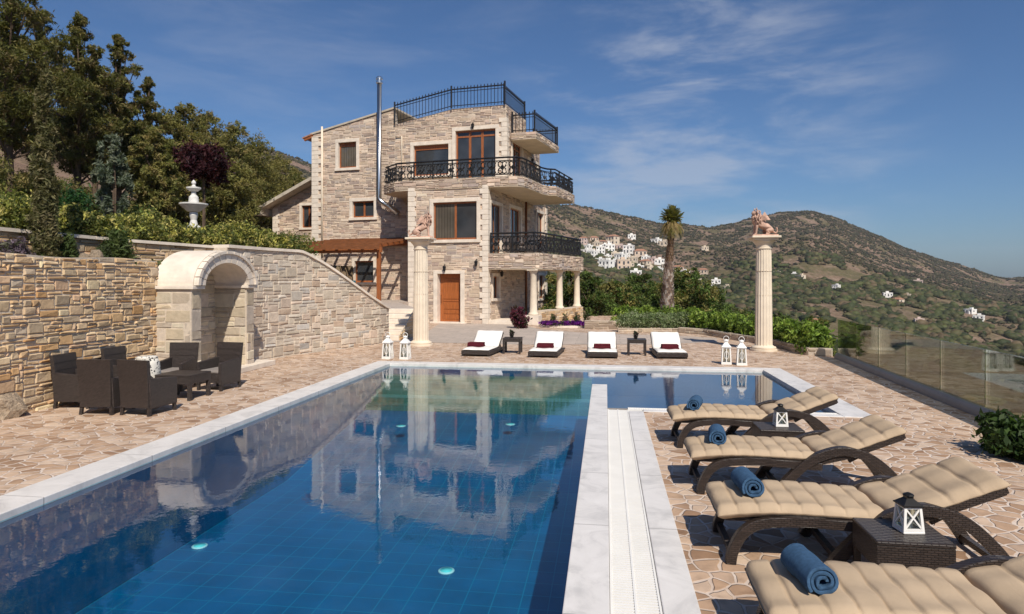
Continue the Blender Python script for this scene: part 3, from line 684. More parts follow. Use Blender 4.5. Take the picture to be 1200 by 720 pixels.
# rear plane: left block and the set-back top storey
W = []
W.append(px_open(Rr_, V2, 397, 418, 167, 197, V2, lights=1, panes='pane_curtain', recess=.08, sw=.15, blind=.12))
W.append(px_open(Rr_, V2, 413.5, 438.5, 236, 255, V2, lights=2, recess=.08, sw=.15))
W.append(px_open(Rr_, V2, 416, 438, 306, 331, V2, lights=1, recess=.08, sw=.13))
W.append(px_open(Rr_, V2, 485, 526, 170, 206, V2, lights=1, recess=.07, sw=.15, blind=.14))
zfl = ZB2 + .02
a0, a1 = hu(534, V2), hu(581, V2)
W.append(opening(Rr_, a0, a1, zfl, hz(154, a0, V2), 'terrace_door', lights=3, panes=('pane', 'pane', 'pane'), recess=.07, sw=.15, rail=hz(161, a0, V2), sill=False, fw=.07))
zl0, zl1, zl2, zr0, zr1 = hz(158, UL, V2), hz(127.5, hu(463, V2), V2), hz(146, hu(463, V2), V2), hz(128, hu(530, V2), V2), ZROOF
us = hu(463, V2); u53 = hu(530, V2)
def rtop(a):
    if a < us - 1e-6: return zl0 + (zl1 - zl0) * (a - UL) / (us - UL)
    if a < u53: return zl2 + (zr0 - zl2) * (a - us) / (u53 - us)
    return zr0 + (zr1 - zr0) * (a - u53) / (0 - u53)
b = MB(); stone_facing(b, Rr_, UL, us, lambda a: 0, rtop, W[:3], (.105, .072), SZ_HOUSE, PAL_HOUSE, .3, (.004, .018), 32)
stone_facing(b, Rr_, us + .002, UB + .4, lambda a: 0, lambda a: min(rtop(a), ZB2 - .3), [], (.105, .072), SZ_HOUSE, PAL_HOUSE, .3, (.004, .018), 33)
stone_facing(b, Rr_, us + .002, -.002, lambda a: ZB2 - .3, rtop, W[3:], (.105, .072), SZ_HOUSE, PAL_HOUSE, .3, (.004, .018), 34)
b.build('rear_wall', M['stone'], house, recalc=False)
# side walls facing the valley
VE = hv(640, 0); VU = 7.6
SW = []
SW.append(px_open(S_, 0, 574.5, 587, 238, 300, 0, side=True, lights=2, recess=.07, sw=.12, sill=False, name='french_window', fcol='dark_wood'))
q0, q1 = hv(597, 0), hv(609.5, 0); SW.append(opening(S_, q0, q1, ZB1 + .02, hz(243, 0, q0), 'french_window', lights=2, recess=.07, sw=.14, sill=False, panes=('pane_curtain', 'pane')))
q0, q1 = hv(628.5, 0), hv(636, 0); SW.append(opening(S_, q0, q1, ZB1 + .02, hz(249, 0, q0), 'french_window', lights=2, recess=.07, sw=.14, sill=False))
q0, q1 = hv(577, 0), hv(584, 0); SW.append(opening(S_, q0, q1, hz(350, 0, q0), hz(324, 0, q0), lights=1, recess=.08, sw=.13, panes='pane'))
q0, q1 = hv(631, 0), hv(637, 0); SW.append(opening(S_, q0, q1, hz(350, 0, q0), hz(323, 0, q0), lights=1, recess=.08, sw=.13))
b = MB(); stone_facing(b, S_, 0.002, VE, lambda a: 0, lambda a: ZB2 - .3, SW, (.11, .072), SZ_HOUSE, PAL_HOUSE, .3, (.004, .018), 35)
SU = []
q0, q1 = hv(600, 0), hv(611, 0); SU.append(opening(S_, q0, q1, zfl, hz(165, 0, q0), 'terrace_door', lights=2, recess=.07, sw=.14, sill=False, rail=hz(172, 0, q0)))
q0, q1 = hv(619, 0), hv(629, 0); SU.append(opening(S_, q0, q1, zfl, hz(188, 0, q0), 'terrace_door', lights=2, recess=.07, sw=.14, sill=False))
stone_facing(b, S_, V2 + .002, VU, lambda a: ZB2 - .3, lambda a: ZROOF if a < 5.2 else ZROOF - 1.0, SU, (.11, .072), SZ_HOUSE, PAL_HOUSE, .3, (.004, .018), 36)
b.build('side_wall', M['stone'], house, recalc=False)
# roofs and the walls one cannot see
b = MB()
b.add([(UL - .12, V2 - .06, zl0 - .02), (us, V2 - .06, zl1 - .01), (us, 8.6, zl1 - .01), (UL - .12, 8.6, zl0 - .02), (UL - .12, V2 - .06, zl0 + .06), (us, V2 - .06, zl1 + .07), (us, 8.6, zl1 + .07), (UL - .12, 8.6, zl0 + .06)], [(0, 1, 2, 3), (4, 7, 6, 5), (0, 4, 5, 1), (1, 5, 6, 2), (2, 6, 7, 3), (3, 7, 4, 0)])
b.box(us, -.3, V2 + .3, VU, ZROOF - .75, ZROOF - .6)
b.build('roof', M['roof'], house)
b = MB(); b.box(UL + .01, -.31, 8.4, 8.6, 0, zl0); b.box(UL + .002, UL + .3, V2 + .3, 8.4, 0, zl0 - .05); b.box(us, -.32, VU - .2, VU, ZB2 - .3, ZROOF - .7)
b.build('back_wall', M['soffit'], house)
# timber eave at the left
b = MB()
M4 = Matrix.Translation((UL - .02, 0, zl0 - .02)) @ Matrix.Rotation(-.29, 4, 'Y')
for i in range(9): b.box(-.48, .0, V2 - .05 + i * .7, V2 + .05 + i * .7, -.12, -.03, M4)
b.box(-.5, 0, V2 - .06, 8.6, -.028, .0, M4); b.build('eave', M['wood'], house)
b = MB(); b.box(-.53, .0, V2 - .08, 8.6, .002, .06, M4); b.build('eave_tiles', M['tile'], house)
# quoins: alternating long and short cream blocks
def quoins(fa, fb, z0, z1, label=None, w=(.30, .19), hgt=.20):
    b = MB(); z = z0; i = 0
    while z < z1 - .05:
        t = min(z + hgt, z1); la, lb_ = (w[0], w[1]) if i % 2 else (w[1], w[0])
        b.fbox(fa, -la, .052, z + .004, t - .004, -.05, .052)
        if fb: b.fbox(fb, .0, lb_, z + .004, t - .004, -.05, .05)
        z = t; i += 1
    b.build('quoin_strip', M['quoin'], house, bevel=.008)
quoins(lambda a, z, n: F_(a, z, n), S_, 0, ZB2 - .3)
quoins(lambda a, z, n: F_(UB - a, z, n), None, 0, ZB2 - .3, w=(.30, .24))
quoins(lambda a, z, n: Rr_(a, z, n), lambda a, z, n: S_(V2 + a, z, n), zfl, hz(138, 0, V2))
quoins(lambda a, z, n: Rr_(UL - a, z, n), None, 0, zl0 - .1, w=(.44, .30))
quoins(lambda a, z, n: S_(VE + a, z, n), None, 0, ZB2 - .32)
# balcony slabs
def slab(name, poly, z0, z1, inner=.0):
    b = MB(); b.prism(poly, z0, z1 - .001); o = b.build(name, M['soffit'], house, recalc=True)
    # stone edge
    b = MB(); P = [Vector((p[0], p[1], 0)) for p in poly]
    for i in range(len(P)):
        p, q = P[i], P[(i + 1) % len(P)]; Ld = (q - p).length
        if Ld < .05: continue
        d = (q - p) / Ld; nrm = Vector((d.y, -d.x, 0))
        if p.x < .05 and q.x < .05 and max(p.y, q.y) > V2 + .2: continue
        if min(p.y, q.y) > V2 - .05 and max(p.x, q.x) < .05: continue
        stone_facing(b, lambda a, z, n: Vector((p.x + d.x * a + nrm.x * n, p.y + d.y * a + nrm.y * n, z)), 0, Ld, lambda a: z0 + .03, lambda a: z1, [], (.11, .07), SZ_HOUSE, PAL_HOUSE, .02, (.008, .028), 40 + i, back=False)
    b.build('slab_edge', M['stone'], o, recalc=False)
    return o
UBL1, UBL2 = hu(463, 0), hu(450, .75)
B2 = [(UBL2, .75), (UBL1, 0), (-3.0, -.03), (-2, -.05), (-1, -.05), (0, -.03), (.85, 0), (1.18, .12), (1.36, .4), (1.45, 1.4), (1.48, 2.7), (1.62, 3.1), (1.9, 3.3), (2.0, 5.0), (2.0, 6.4), (0.01, 6.4), (0.01, V2), (UBL2, V2)]
slab('upper_balcony', B2, ZB2 - .40, ZB2)
B1 = [(.01, 0), (1.9, 0), (2.05, .08), (2.12, .25), (2.35, 2.4), (2.62, 5.0), (2.62, 5.4), (.01, 5.4)]
slab('lower_balcony', B1, ZB1 - .62, ZB1)
ZRB = hz(172, 1.3, 6.2)
RB = [(.06, V2 + .5), (1.15, V2 + .5), (1.3, 6.2), (.06, 6.2)]
slab('roof_balcony', RB, ZRB - .30, ZRB)
# wrought iron railings
def ring(b, c, ax, ay, rx_, ry_, r=.011, n=12, a0=0, a1=2 * math.pi):
    full = abs(a1 - a0 - 2 * math.pi) < 1e-6; m = n if full else n + 1
    pts = [c + ax * (rx_ * math.cos(a0 + (a1 - a0) * i / n)) + ay * (ry_ * math.sin(a0 + (a1 - a0) * i / n)) for i in range(m)]
    b.tube(pts, r, 4, closed=full, up=ax.cross(ay))
def railing(name, pts, h, style='scroll', parent=house):
    b = MB(); q_ = 1.45 if style == 'scroll' else 1.25; tb = b.tube; b.tube = lambda p, r, *a, **k: tb(p, r * q_, *a, **k); P = [Vector(p) for p in pts]; UZ = Vector((0, 0, 1))
    for z, r in ((h, .024), (h - .12, .012), (.08, .014)):
        if style == 'spear' and z == .08: z = .10
        b.tube([p + UZ * z for p in P], r, 4)
    L = [0]
    for p, q in zip(P, P[1:]): L.append(L[-1] + (q - p).length)
    def at(s):
        i = 0
        while i < len(L) - 2 and s > L[i + 1]: i += 1
        t = (s - L[i]) / max(1e-6, L[i + 1] - L[i]); return P[i].lerp(P[i + 1], t), (P[i + 1] - P[i]).normalized()
    if style == 'scroll':
        n = max(1, round(L[-1] / .85))
        for i in range(n + 1):
            p, d = at(min(L[-1], L[-1] * i / n)); b.tube([p, p + UZ * (h + .03)], .022, 4)
        m = max(1, round(L[-1] / .42)); wdt = L[-1] / m
        for i in range(m):
            p, d = at((i + .5) * wdt); d = Vector((d.x, d.y, 0)).normalized(); hm = (h - .2); c = p + UZ * (.08 + hm / 2)
            b.tube([p + UZ * .08, p + UZ * (h - .12)], .010, 4)
            for sx in (-1, 1):
                for sz in (-1, 1):
                    ring(b, c + d * (sx * wdt * .20) + UZ * (sz * hm * .24), d, UZ, wdt * .19, hm * .20, .014, 9, 0.6, 5.9)
                b.tube([c + d * (sx * wdt * .46) - UZ * hm * .48, c + d * (sx * wdt * .22), c + d * (sx * wdt * .46) + UZ * hm * .48], .010, 4)
            ring(b, c, d, UZ, wdt * .10, hm * .13, .020, 8)
    else:
        n = max(1, round(L[-1] / .15))
        for i in range(n + 1):
            p, d = at(min(L[-1], L[-1] * i / n)); b.tube([p, p + UZ * (h + .02), p + UZ * (h + .07), p + UZ * (h + .13)], .011, 4, scale=[1, 1, 1.9, .2])
        for i, p in enumerate(P):
            b.tube([p, p + UZ * (h + .16)], .034, 4)
    o = b.build(name, M['iron'], parent, recalc=False); return o
ins = lambda poly, zz: [(x, y, zz) for x, y in poly]
railing('balcony_railing', [(UBL2 + .07, 2.2, ZB2), (UBL2 + .07, .78, ZB2), (UBL1 + .04, .07, ZB2), (-2, .03, ZB2), (0, .04, ZB2), (.8, .07, ZB2), (1.1, .18, ZB2), (1.28, .42, ZB2), (1.38, 1.4, ZB2), (1.41, 2.75, ZB2), (1.55, 3.15, ZB2), (1.84, 3.36, ZB2), (1.93, 6.3, ZB2), (.1, 6.33, ZB2)], .72)
railing('balcony_railing', [(.12, .06, ZB1), (1.86, .07, ZB1), (2.03, .27, ZB1), (2.28, 2.4, ZB1), (2.54, 5.3, ZB1), (.1, 5.33, ZB1)], .76)
railing('roof_railing', [(us + .03, V2 - .1, rtop(us + .01)), (u53, V2 - .1, zr0), (-.02, V2 - .1, ZROOF)], .80, 'spear')
railing('roof_railing', [(-.06, V2 - .06, ZROOF), (-.06, 5.2, ZROOF)], .72, 'spear')
railing('roof_railing', [(.1, V2 + .55, ZRB), (1.08, V2 + .55, ZRB), (1.24, 6.14, ZRB), (.1, 6.14, ZRB)], .75, 'spear')
# steel flue
fx = hu(444.5, V2 - .35); fz0 = hz(236, fx, V2 - .35); fz1 = hz(93, fx, V2 - .35)
b = MB(); b.tube([(fx, V2 - .35, fz1), (fx, V2 - .35, fz0 + .15), (fx + .06, V2 - .34, fz0), (fx + .9, V2 - .3, fz0 - .55)], .108, 14)
fl = b.build('flue', M['steel'], house, smooth=True)
b = MB(); b.lathe([(.112, 0), (.145, .02), (.145, .09), (.112, .10), (.112, .17), (.15, .19), (.15, .26), (.09, .31)], 16, (fx, V2 - .35, fz1 - .2)); b.build('flue_cap', M['steel'], fl, smooth=False)
b = MB(); dx = hu(377.5, V2 - .06); b.tube([(dx, V2 - .07, hz(300, dx, V2)), (dx, V2 - .07, hz(149, dx, V2))], .045, 10); b.build('downpipe', M['ornament'], house, smooth=True)
b = MB(); dx = hu(471, V2 - .06); b.tube([(dx, V2 - .07, ZB2), (dx, V2 - .07, hz(160, dx, V2)), (dx - .3, V2 - .07, hz(160, dx, V2))], .03, 8); b.build('downpipe', M['ornament'], house, smooth=True)
b = MB(); dv = hv(615, 0); b.tube([(.07, dv, 0), (.07, dv, ZB2 - .4)], .05, 8); b.build('downpipe', M['dark_wood'], house, smooth=True)
# wall lanterns
def wall_lamp(fr, a, z):
    b = MB(); c = fr(a, z, .12); b.tube([fr(a, z + .1, .0), fr(a, z + .14, .08), c + Vector((0, 0, .10))], .012, 5)
    b.lathe([(.03, -.14), (.055, -.10), (.07, .02), (.085, .03), (.02, .09)], 6, c); return b.build('wall_lamp', M['iron'], house)
wall_lamp(F_, hu(522, 0), hz(314, -1.3, 0)); wall_lamp(F_, hu(559, 0), hz(308, -.4, 0)); wall_lamp(Rr_, hu(555, V2), hz(146, -.6, V2)); wall_lamp(S_, hv(621, 0), hz(180, 0, 4)); wall_lamp(S_, 1.4, ZB1 - .75)
# porch columns, their pedestal wall
def porch_col(u, v, zb_, zt_, pedestal):
    o = empty('porch_column', (u, v, 0)); o.parent = house
    r = .135; b = MB(); b.lathe([(r * 1.45, zb_), (r * 1.45, zb_ + .05), (r * 1.2, zb_ + .09), (r * 1.05, zb_ + .13), (r, zb_ + .5), (r * .86, zt_ - .16), (r * .95, zt_ - .14), (r * 1.25, zt_ - .06), (r * 1.25, zt_ - .05)], 20, smooth_ := (0, 0, 0))
    b.build('shaft', M['ornament'], o, smooth=True)
    b = MB(); b.box(-.21, .21, -.21, .21, zt_ - .055, zt_ - .003); b.build('abacus', M['ornament'], o, bevel=.008)
    if pedestal:
        b = MB(); b.box(-.26, .26, -.26, .26, 0, zb_ - .002); b.build('pedestal', M['quoin'], o, bevel=.01)
zc = ZB1 - .62
porch_col(1.78, .22, .36, zc, True); porch_col(2.14, 2.9, .5, zc, False); porch_col(2.40, 5.1, .5, zc, False)
b = MB()
d_ = Vector((2.40 - 1.78, 5.1 - .22, 0)); Ld = d_.length; d_.normalize(); nr_ = Vector((d_.y, -d_.x, 0)); o_ = Vector((1.78, .22, 0)) + nr_ * .2
stone_facing(b, lambda a, z, n: o_ + d_ * a + nr_ * n + Vector((0, 0, z)), .28, Ld + .25, lambda a: 0, lambda a: .50, [], (.12, .08), SZ_HOUSE, PAL_WALL, .4, (.006, .02), 61)
b.build('porch_wall', M['stone'], house, recalc=False)
b = MB(); b.prism([(0.0, .05), (1.9, .05), (2.5, 5.3), (0, 5.3)], .0, .14); b.build('porch_floor', M['quoin'], house)
# low left wing
VW = 5.2; W_ = lambda a, z, n: Vector((a, VW - n, z))
wa0, wa1 = hu(321, VW), hu(372, VW); zwl, zwr = hz(243, wa0, VW), hz(214, wa1, VW)
hw = px_open(W_, VW, 354, 369, 241, 267, VW, lights=2, recess=.07, sw=.13, fcol='wood')
wt = lambda a: zwl + (zwr - zwl) * (a - wa0) / (wa1 - wa0)
b = MB(); stone_facing(b, W_, wa0, wa1, lambda a: .8, wt, [hw], (.12, .075), SZ_HOUSE, PAL_HOUSE, .3, (.006, .026), 71); b.build('wing_wall', M['stone'], house, recalc=False)
b = MB(); e0, e1 = wa0 - .55, wa1; ov = .62
def rz(a): return zwl + (zwr - zwl) * (a - wa0) / (wa1 - wa0)
for z0, z1 in ((.02, .20),):
    vs = [(a, v, rz(a) + z) for v in (VW - ov, 9.0) for z in (z0, z1) for a in (e0, e1)]
    b.add(vs, [(0, 2, 3, 1), (4, 5, 7, 6), (0, 1, 5, 4), (2, 6, 7, 3), (0, 4, 6, 2), (1, 3, 7, 5)])
b.box(e0 - .25, e0 + .25, VW - ov - .01, VW + .5, rz(e0) - .22, rz(e0) + .12)
b.build('wing_roof', M['roof'], house, bevel=.01)
quoins(lambda a, z, n: W_(wa0 - a, z, n), None, .8, zwl - .05, w=(.36, .26))

# side terrace, pergola and steps left of the house
ZT = .82
HM = Matrix.Translation(CO) @ Matrix.Rotation(HROT, 4, 'Z')
cw = lambda u, v: HM @ Vector((u, v, 0))
tl = [(-7.1, 14.2), (-6.7, 15.2), (-6.45, 16.3), (-6.68, 17.2), (-6.68, 19.75), (-5.7, 19.75)] + [cw(UB - .02, -.9).to_2d(), cw(UB - .02, V2).to_2d(), cw(UL - 3, V2).to_2d(), cw(UL - 3.4, -3.0).to_2d()]
b = MB(); b.prism([(p[0], p[1]) for p in tl], .0, ZT); tag(b.build('side_terrace', M['drive']), kind='structure')
st = empty('stone_steps', (-6.16, 18.9, 0)); tag(st, 'flight of pale stone steps between the curved wall and the house', 'steps')
b = MB()
for i in range(6):
    b.box(-.50, .46, -1.0 + i * .3, .86, i * ZT / 6, (i + 1) * ZT / 6 - .002)
stp = b.build('tread', M['quoin'], st, bevel=.012); tag(stp)
b = MB(); stone_facing(b, lambda a, z, n: Vector((.47 + n, -1.0 + a, z)), 0, 1.86, lambda a: 0, lambda a: min(ZT, .14 + a * .46), [], (.12, .08), SZ_HOUSE, PAL_WALL, .02, (.006, .02), 75); b.build('side_face', M['stone'], st, recalc=False)
pg = empty('pergola', CO, HROT); tag(pg, 'brown timber lean-to pergola against the villa above the curved wall', 'pergola')
pv = -.9; pu0, pu1 = hu(343, pv) - .3, hu(444, pv); pzb = hz(296, pu1, pv)
b = MB(); b.box(pu0, pu1 + .12, pv - .07, pv + .07, pzb, pzb + .2); b.build('front_beam', M['wood'], pg, bevel=.01)
b = MB(); b.box(pu0, pu1 + .1, V2 - .14, V2 - .03, pzb + .42, pzb + .56); b.build('wall_beam', M['wood'], pg)
for i in range(8):
    u = pu0 + .15 + (pu1 - pu0 - .2) * i / 7
    b = MB(); b.sweep([(u, pv - .3, pzb + .22), (u, V2 - .05, pzb + .66)], [(-.04, -.06), (.04, -.06), (.04, .06), (-.04, .06)]); b.build('rafter', M['wood'], pg)
b = MB(); n_ = 15
for i in range(n_):
    t = i / (n_ - 1); v = pv - .32 + (V2 - .05 - pv + .3) * t; z = pzb + .285 + .44 * t
    if i % 2 == 0: b.box(pu0, pu1 + .18, v, v + .06, z, z + .05)
b.box(pu0, pu1 + .2, pv - .36, pv - .33, pzb + .12, pzb + .40); b.build('battens', M['dark_wood'], pg)
for u in (pu1, pu0 + .4):
    b = MB(); b.box(u - .07, u + .07, pv - .068, pv + .068, ZT, pzb - .002); b.build('post', M['wood'], pg, bevel=.01)
# garden chair under it
p = gp(409, 0 + 341, 0); gc = empty('garden_chair', (*(cw(hu(409, -1.6), -1.6).to_2d()), ZT), .3); tag(gc, 'teal canvas garden chair under the timber pergola', 'chair')
b = MB(); b.box(-.24, .24, -.22, .22, .40, .43); b.build('seat', M['teal'], gc, bevel=.01)
b = MB(); b.box(-.24, .24, .2, .23, .55, .85); b.build('backrest', M['teal'], gc, bevel=.01)
for sx in (-.25, .25):
    for sy in (-.2, .2):
        b = MB(); b.tube([(sx, sy, 0), (sx, sy, .85 if sy > 0 else .6)], .018, 6); b.build('leg', M['wood'], gc)
    b = MB(); b.box(sx - .03, sx + .03, -.24, .24, .6, .62); b.build('armrest', M['wood'], gc)

# ------------------------------------------------------------------ columns with lions
def stone_column(x, y, h, label):
    e = empty('stone_column', (x, y, 0)); tag(e, label, 'column')
    r = .205
    b = MB(); n = 120; prof = [(.16, 0), (.20, .3), (.3, .5)]
    zs = [.13, .5, 1.1, 1.7, h - .30]; k = len(zs); vs = []
    for i in range(n):
        a = 2 * math.pi * i / n; fl_ = 1 - .075 * max(0, abs(math.sin(a * 9))) ** .7
        for z in zs: q = r * (1 - .16 * (z / h) ** 1.3) * fl_; vs.append((q * math.cos(a), q * math.sin(a), z))
    b.add(vs, [(i * k + j, ((i + 1) % n) * k + j, ((i + 1) % n) * k + j + 1, i * k + j + 1) for i in range(n) for j in range(k - 1)])
    sh = b.build('shaft', M['ornament'], e)
    b = MB()
    for z in (.72, 1.32, 1.9): b.lathe([(r * .9, z), (r * .945 - z * .011, z + .001), (r * .945 - z * .011, z + .006), (r * .9, z + .007)], 40)
    b.build('drum_joint', M['quoin'], sh)
    b = MB(); b.lathe([(.31, 0), (.31, .045), (.27, .05), (.285, .075), (.275, .10), (.23, .115), (.21, .135)], 32); b.build('base', M['ornament'], e, smooth=False)
    b = MB(); b.lathe([(r * .80, h - .32), (r * .93, h - .30), (r * .93, h - .28), (r * .84, h - .275), (r * .86, h - .22), (r * 1.02, h - .17), (r * 1.25, h - .125), (r * 1.28, h - .105), (.2, h - .10)], 32)
    cp = b.build('capital', M['ornament'], e, smooth=False)
    b = MB(); b.box(-.275, .275, -.275, .275, h - .102, h - .05); b.box(-.33, .33, -.33, .33, h - .049, h); b.build('abacus', M['ornament'], cp, bevel=.012)
    return e
def skin(name, V, E, m, parent=None, sub=2):
    me = bpy.data.meshes.new(name); me.from_pydata([v[:3] for v in V], E, []); o = bpy.data.objects.new(name, me); col.objects.link(o); me.materials.append(m)
    if parent: o.parent = parent
    md = o.modifiers.new('skin', 'SKIN'); sv = me.skin_vertices[0].data
    for i, v in enumerate(V):
        q = v[3]; sv[i].radius = (q, q) if isinstance(q, (int, float)) else q
    sv[0].use_root = True; md.use_smooth_shade = True
    s = o.modifiers.new('sub', 'SUBSURF'); s.levels = sub; s.render_levels = sub
    return o
def lion(x, y, z, rzv, label):
    e = empty('winged_lion_statue', (x, y, z), rzv); e.scale = (1.16, 1.3, 1.14); tag(e, label, 'statue', 'lion statues on the columns')
    b = MB(); b.box(-.26, .26, -.13, .13, 0, .035); b.build('plinth', M['terracotta'], e, bevel=.006)
    # body faces +x, hindquarters low, front legs straight
    V = [(-.10, 0, .17, .085), (.02, 0, .245, .085), (.12, 0, .33, .088), (.155, 0, .43, .075), (.175, 0, .50, .065), (.255, 0, .485, .033),   # hips, back, chest, neck, head, muzzle
         (.155, .06, .24, .035), (.17, .06, .12, .024), (.175, .06, .045, .024), (.215, .06, .05, .022),
         (.155, -.06, .24, .035), (.17, -.06, .12, .024), (.175, -.06, .045, .024), (.215, -.06, .05, .022),
         (-.12, .085, .13, .062), (-.02, .10, .11, .040), (-.09, .10, .055, .026), (.0, .10, .05, .022),
         (-.12, -.085, .13, .062), (-.02, -.10, .11, .040), (-.09, -.10, .055, .026), (.0, -.10, .05, .022),
         (-.19, 0, .10, .024), (-.25, .02, .06, .017), (-.27, .03, .13, .014), (-.25, .03, .19, .022)]
    E_ = [(0, 1), (1, 2), (2, 3), (3, 4), (4, 5), (2, 6), (6, 7), (7, 8), (8, 9), (2, 10), (10, 11), (11, 12), (12, 13), (0, 14), (14, 15), (15, 16), (16, 17), (0, 18), (18, 19), (19, 20), (20, 21), (0, 22), (22, 23), (23, 24), (24, 25)]
    skin('body', V, E_, M['terracotta'], e)
    b = MB(); rg = random.Random(4)      # mane locks round head, neck and chest
    for i in range(70):
        a = rg.uniform(0, 2 * math.pi); zz = rg.uniform(.30, .55); cx = .12 + (zz - .3) * .12; q = .085 + .02 * math.sin(zz * 20)
        if abs(a) < .5 and zz > .44: continue
        p = Vector((cx + q * math.cos(a) * .8, q * math.sin(a), zz)); b.tube([p, p + Vector((math.cos(a) * .02, math.sin(a) * .02, -.02)), p + Vector((math.cos(a) * .022, math.sin(a) * .022, -.065))], .018, 5, scale=[.7, 1, .2])
    for sy in (-1, 1): b.tube([(.17, sy * .05, .545), (.165, sy * .06, .58), (.16, sy * .06, .60)], .016, 5, scale=[1, .8, .2])
    b.build('mane', M['terracotta'], e, smooth=True)
    for sy in (-1, 1):                    # folded wings: overlapping feathers
        b = MB()
        for i in range(9):
            t = i / 8; p0 = Vector((.11 - .05 * t, sy * .085, .30 + .04 * t)); p1 = Vector((.02 - .11 * t, sy * .115, .50 - .16 * t)); mid = (p0 + p1) / 2 + Vector((-.02, sy * .025, .02))
            b.sweep([p0, mid, p1], [(-.026, -.007), (.026, -.007), (.026, .007), (-.026, .007)], up=Vector((0, sy, 0)), scale=[.7, 1.15, .35])
        b.build('wing', M['terracotta'], e)
CLx, CLy, CRx, CRy = -4.74, 16.72, 3.75, 16.66
stone_column(CLx, CLy, 2.78, 'fluted cream stone column in front of the house door, carrying a winged lion')
stone_column(CRx, CRy, 2.74, 'fluted cream stone column by the green hedge, carrying a winged lion')
lion(CLx, CLy, 2.78, 0.25, 'pink stone winged lion seated on the column in front of the house')
lion(CRx, CRy, 2.74, math.pi + .1, 'pink stone winged lion seated on the column against the brown hill')

# ------------------------------------------------------------------ beige loungers
def smooth_path(P, n=6):
    out = []
    for i in range(len(P) - 1):
        p0, p1, p2, p3 = P[max(i - 1, 0)], P[i], P[i + 1], P[min(i + 2, len(P) - 1)]
        for k in range(n):
            t = k / n
            out.append(tuple(.5 * ((2 * b_) + (-a_ + c_) * t + (2 * a_ - 5 * b_ + 4 * c_ - d_) * t * t + (-a_ + 3 * b_ - 3 * c_ + d_) * t ** 3) for a_, b_, c_, d_ in zip(p0, p1, p2, p3)))
    out.append(P[-1]); return out
def cushion(name, path, wd, th, nseg, m, parent, seed=0, soft=.017):
    """quilted pad: path = centre line of its top (x, z); channels across."""
    P = smooth_path(path, 12); L = [0]
    for p, q in zip(P, P[1:]): L.append(L[-1] + math.hypot(q[0] - p[0], q[1] - p[1]))
    T = L[-1]; ns = nseg * 16; nw = 16; top = []; bot = []; rg = random.Random(seed); ph = [rg.uniform(-1, 1) for _ in range(40)]
    for i in range(ns + 1):
        s = T * i / ns; k = 0
        while k < len(L) - 2 and s > L[k + 1]: k += 1
        t = (s - L[k]) / (L[k + 1] - L[k]); x = P[k][0] + (P[k + 1][0] - P[k][0]) * t; z = P[k][1] + (P[k + 1][1] - P[k][1]) * t
        tx, tz = P[k + 1][0] - P[k][0], P[k + 1][1] - P[k][1]; l = math.hypot(tx, tz); nx__, nz__ = -tz / l, tx / l
        f = (i / ns * nseg) % 1; fd = min(f, 1 - f); ch = 1 - .7 * math.exp(-(fd / .06) ** 2) - .3 * (2 * f - 1) ** 2
        en = min(1, min(i, ns - i) / 6); rd = math.sqrt(max(0, 1 - (1 - en) ** 2))
        for j in range(nw + 1):
            w_ = -1 + 2 * j / nw; ed = min(1, (1 - abs(w_)) / .16); re = math.sqrt(max(0, 1 - (1 - ed) ** 2))
            up = -soft * (1 - ch) * (.12 + .88 * ed) + .006 * math.sin(w_ * 7 + ph[int(i / 16)] * 3) * ed - th * .5 * (1 - min(rd, re))
            wob = wd / 2 * (1 - .004 * (1 - ch) - .018 * (1 - rd)) * w_ + .002 * math.sin(i * .5) * (abs(w_) > .8)
            top.append((x + nx__ * up, wob, z + nz__ * up)); dn = -th + th * .42 * (1 - min(rd, re)); bot.append((x + nx__ * dn, wob, z + nz__ * dn))
    W1 = nw + 1; nt_ = (ns + 1) * W1; q = []
    for i in range(ns):
        for j in range(nw):
            a = i * W1 + j; q.append((a, a + W1, a + W1 + 1, a + 1)); q.append((nt_ + a, nt_ + a + 1, nt_ + a + W1 + 1, nt_ + a + W1))
    for i in range(ns): a = i * W1; q.append((a, nt_ + a, nt_ + a + W1, a + W1)); a += nw; q.append((a, a + W1, nt_ + a + W1, nt_ + a))
    for j in range(nw): q.append((j, j + 1, nt_ + j + 1, nt_ + j)); a = ns * W1 + j; q.append((a, nt_ + a, nt_ + a + 1, a + 1))
    b = MB(); b.add(top + bot, q); return b.build(name, m, parent, smooth=True, recalc=True)
LW = .55
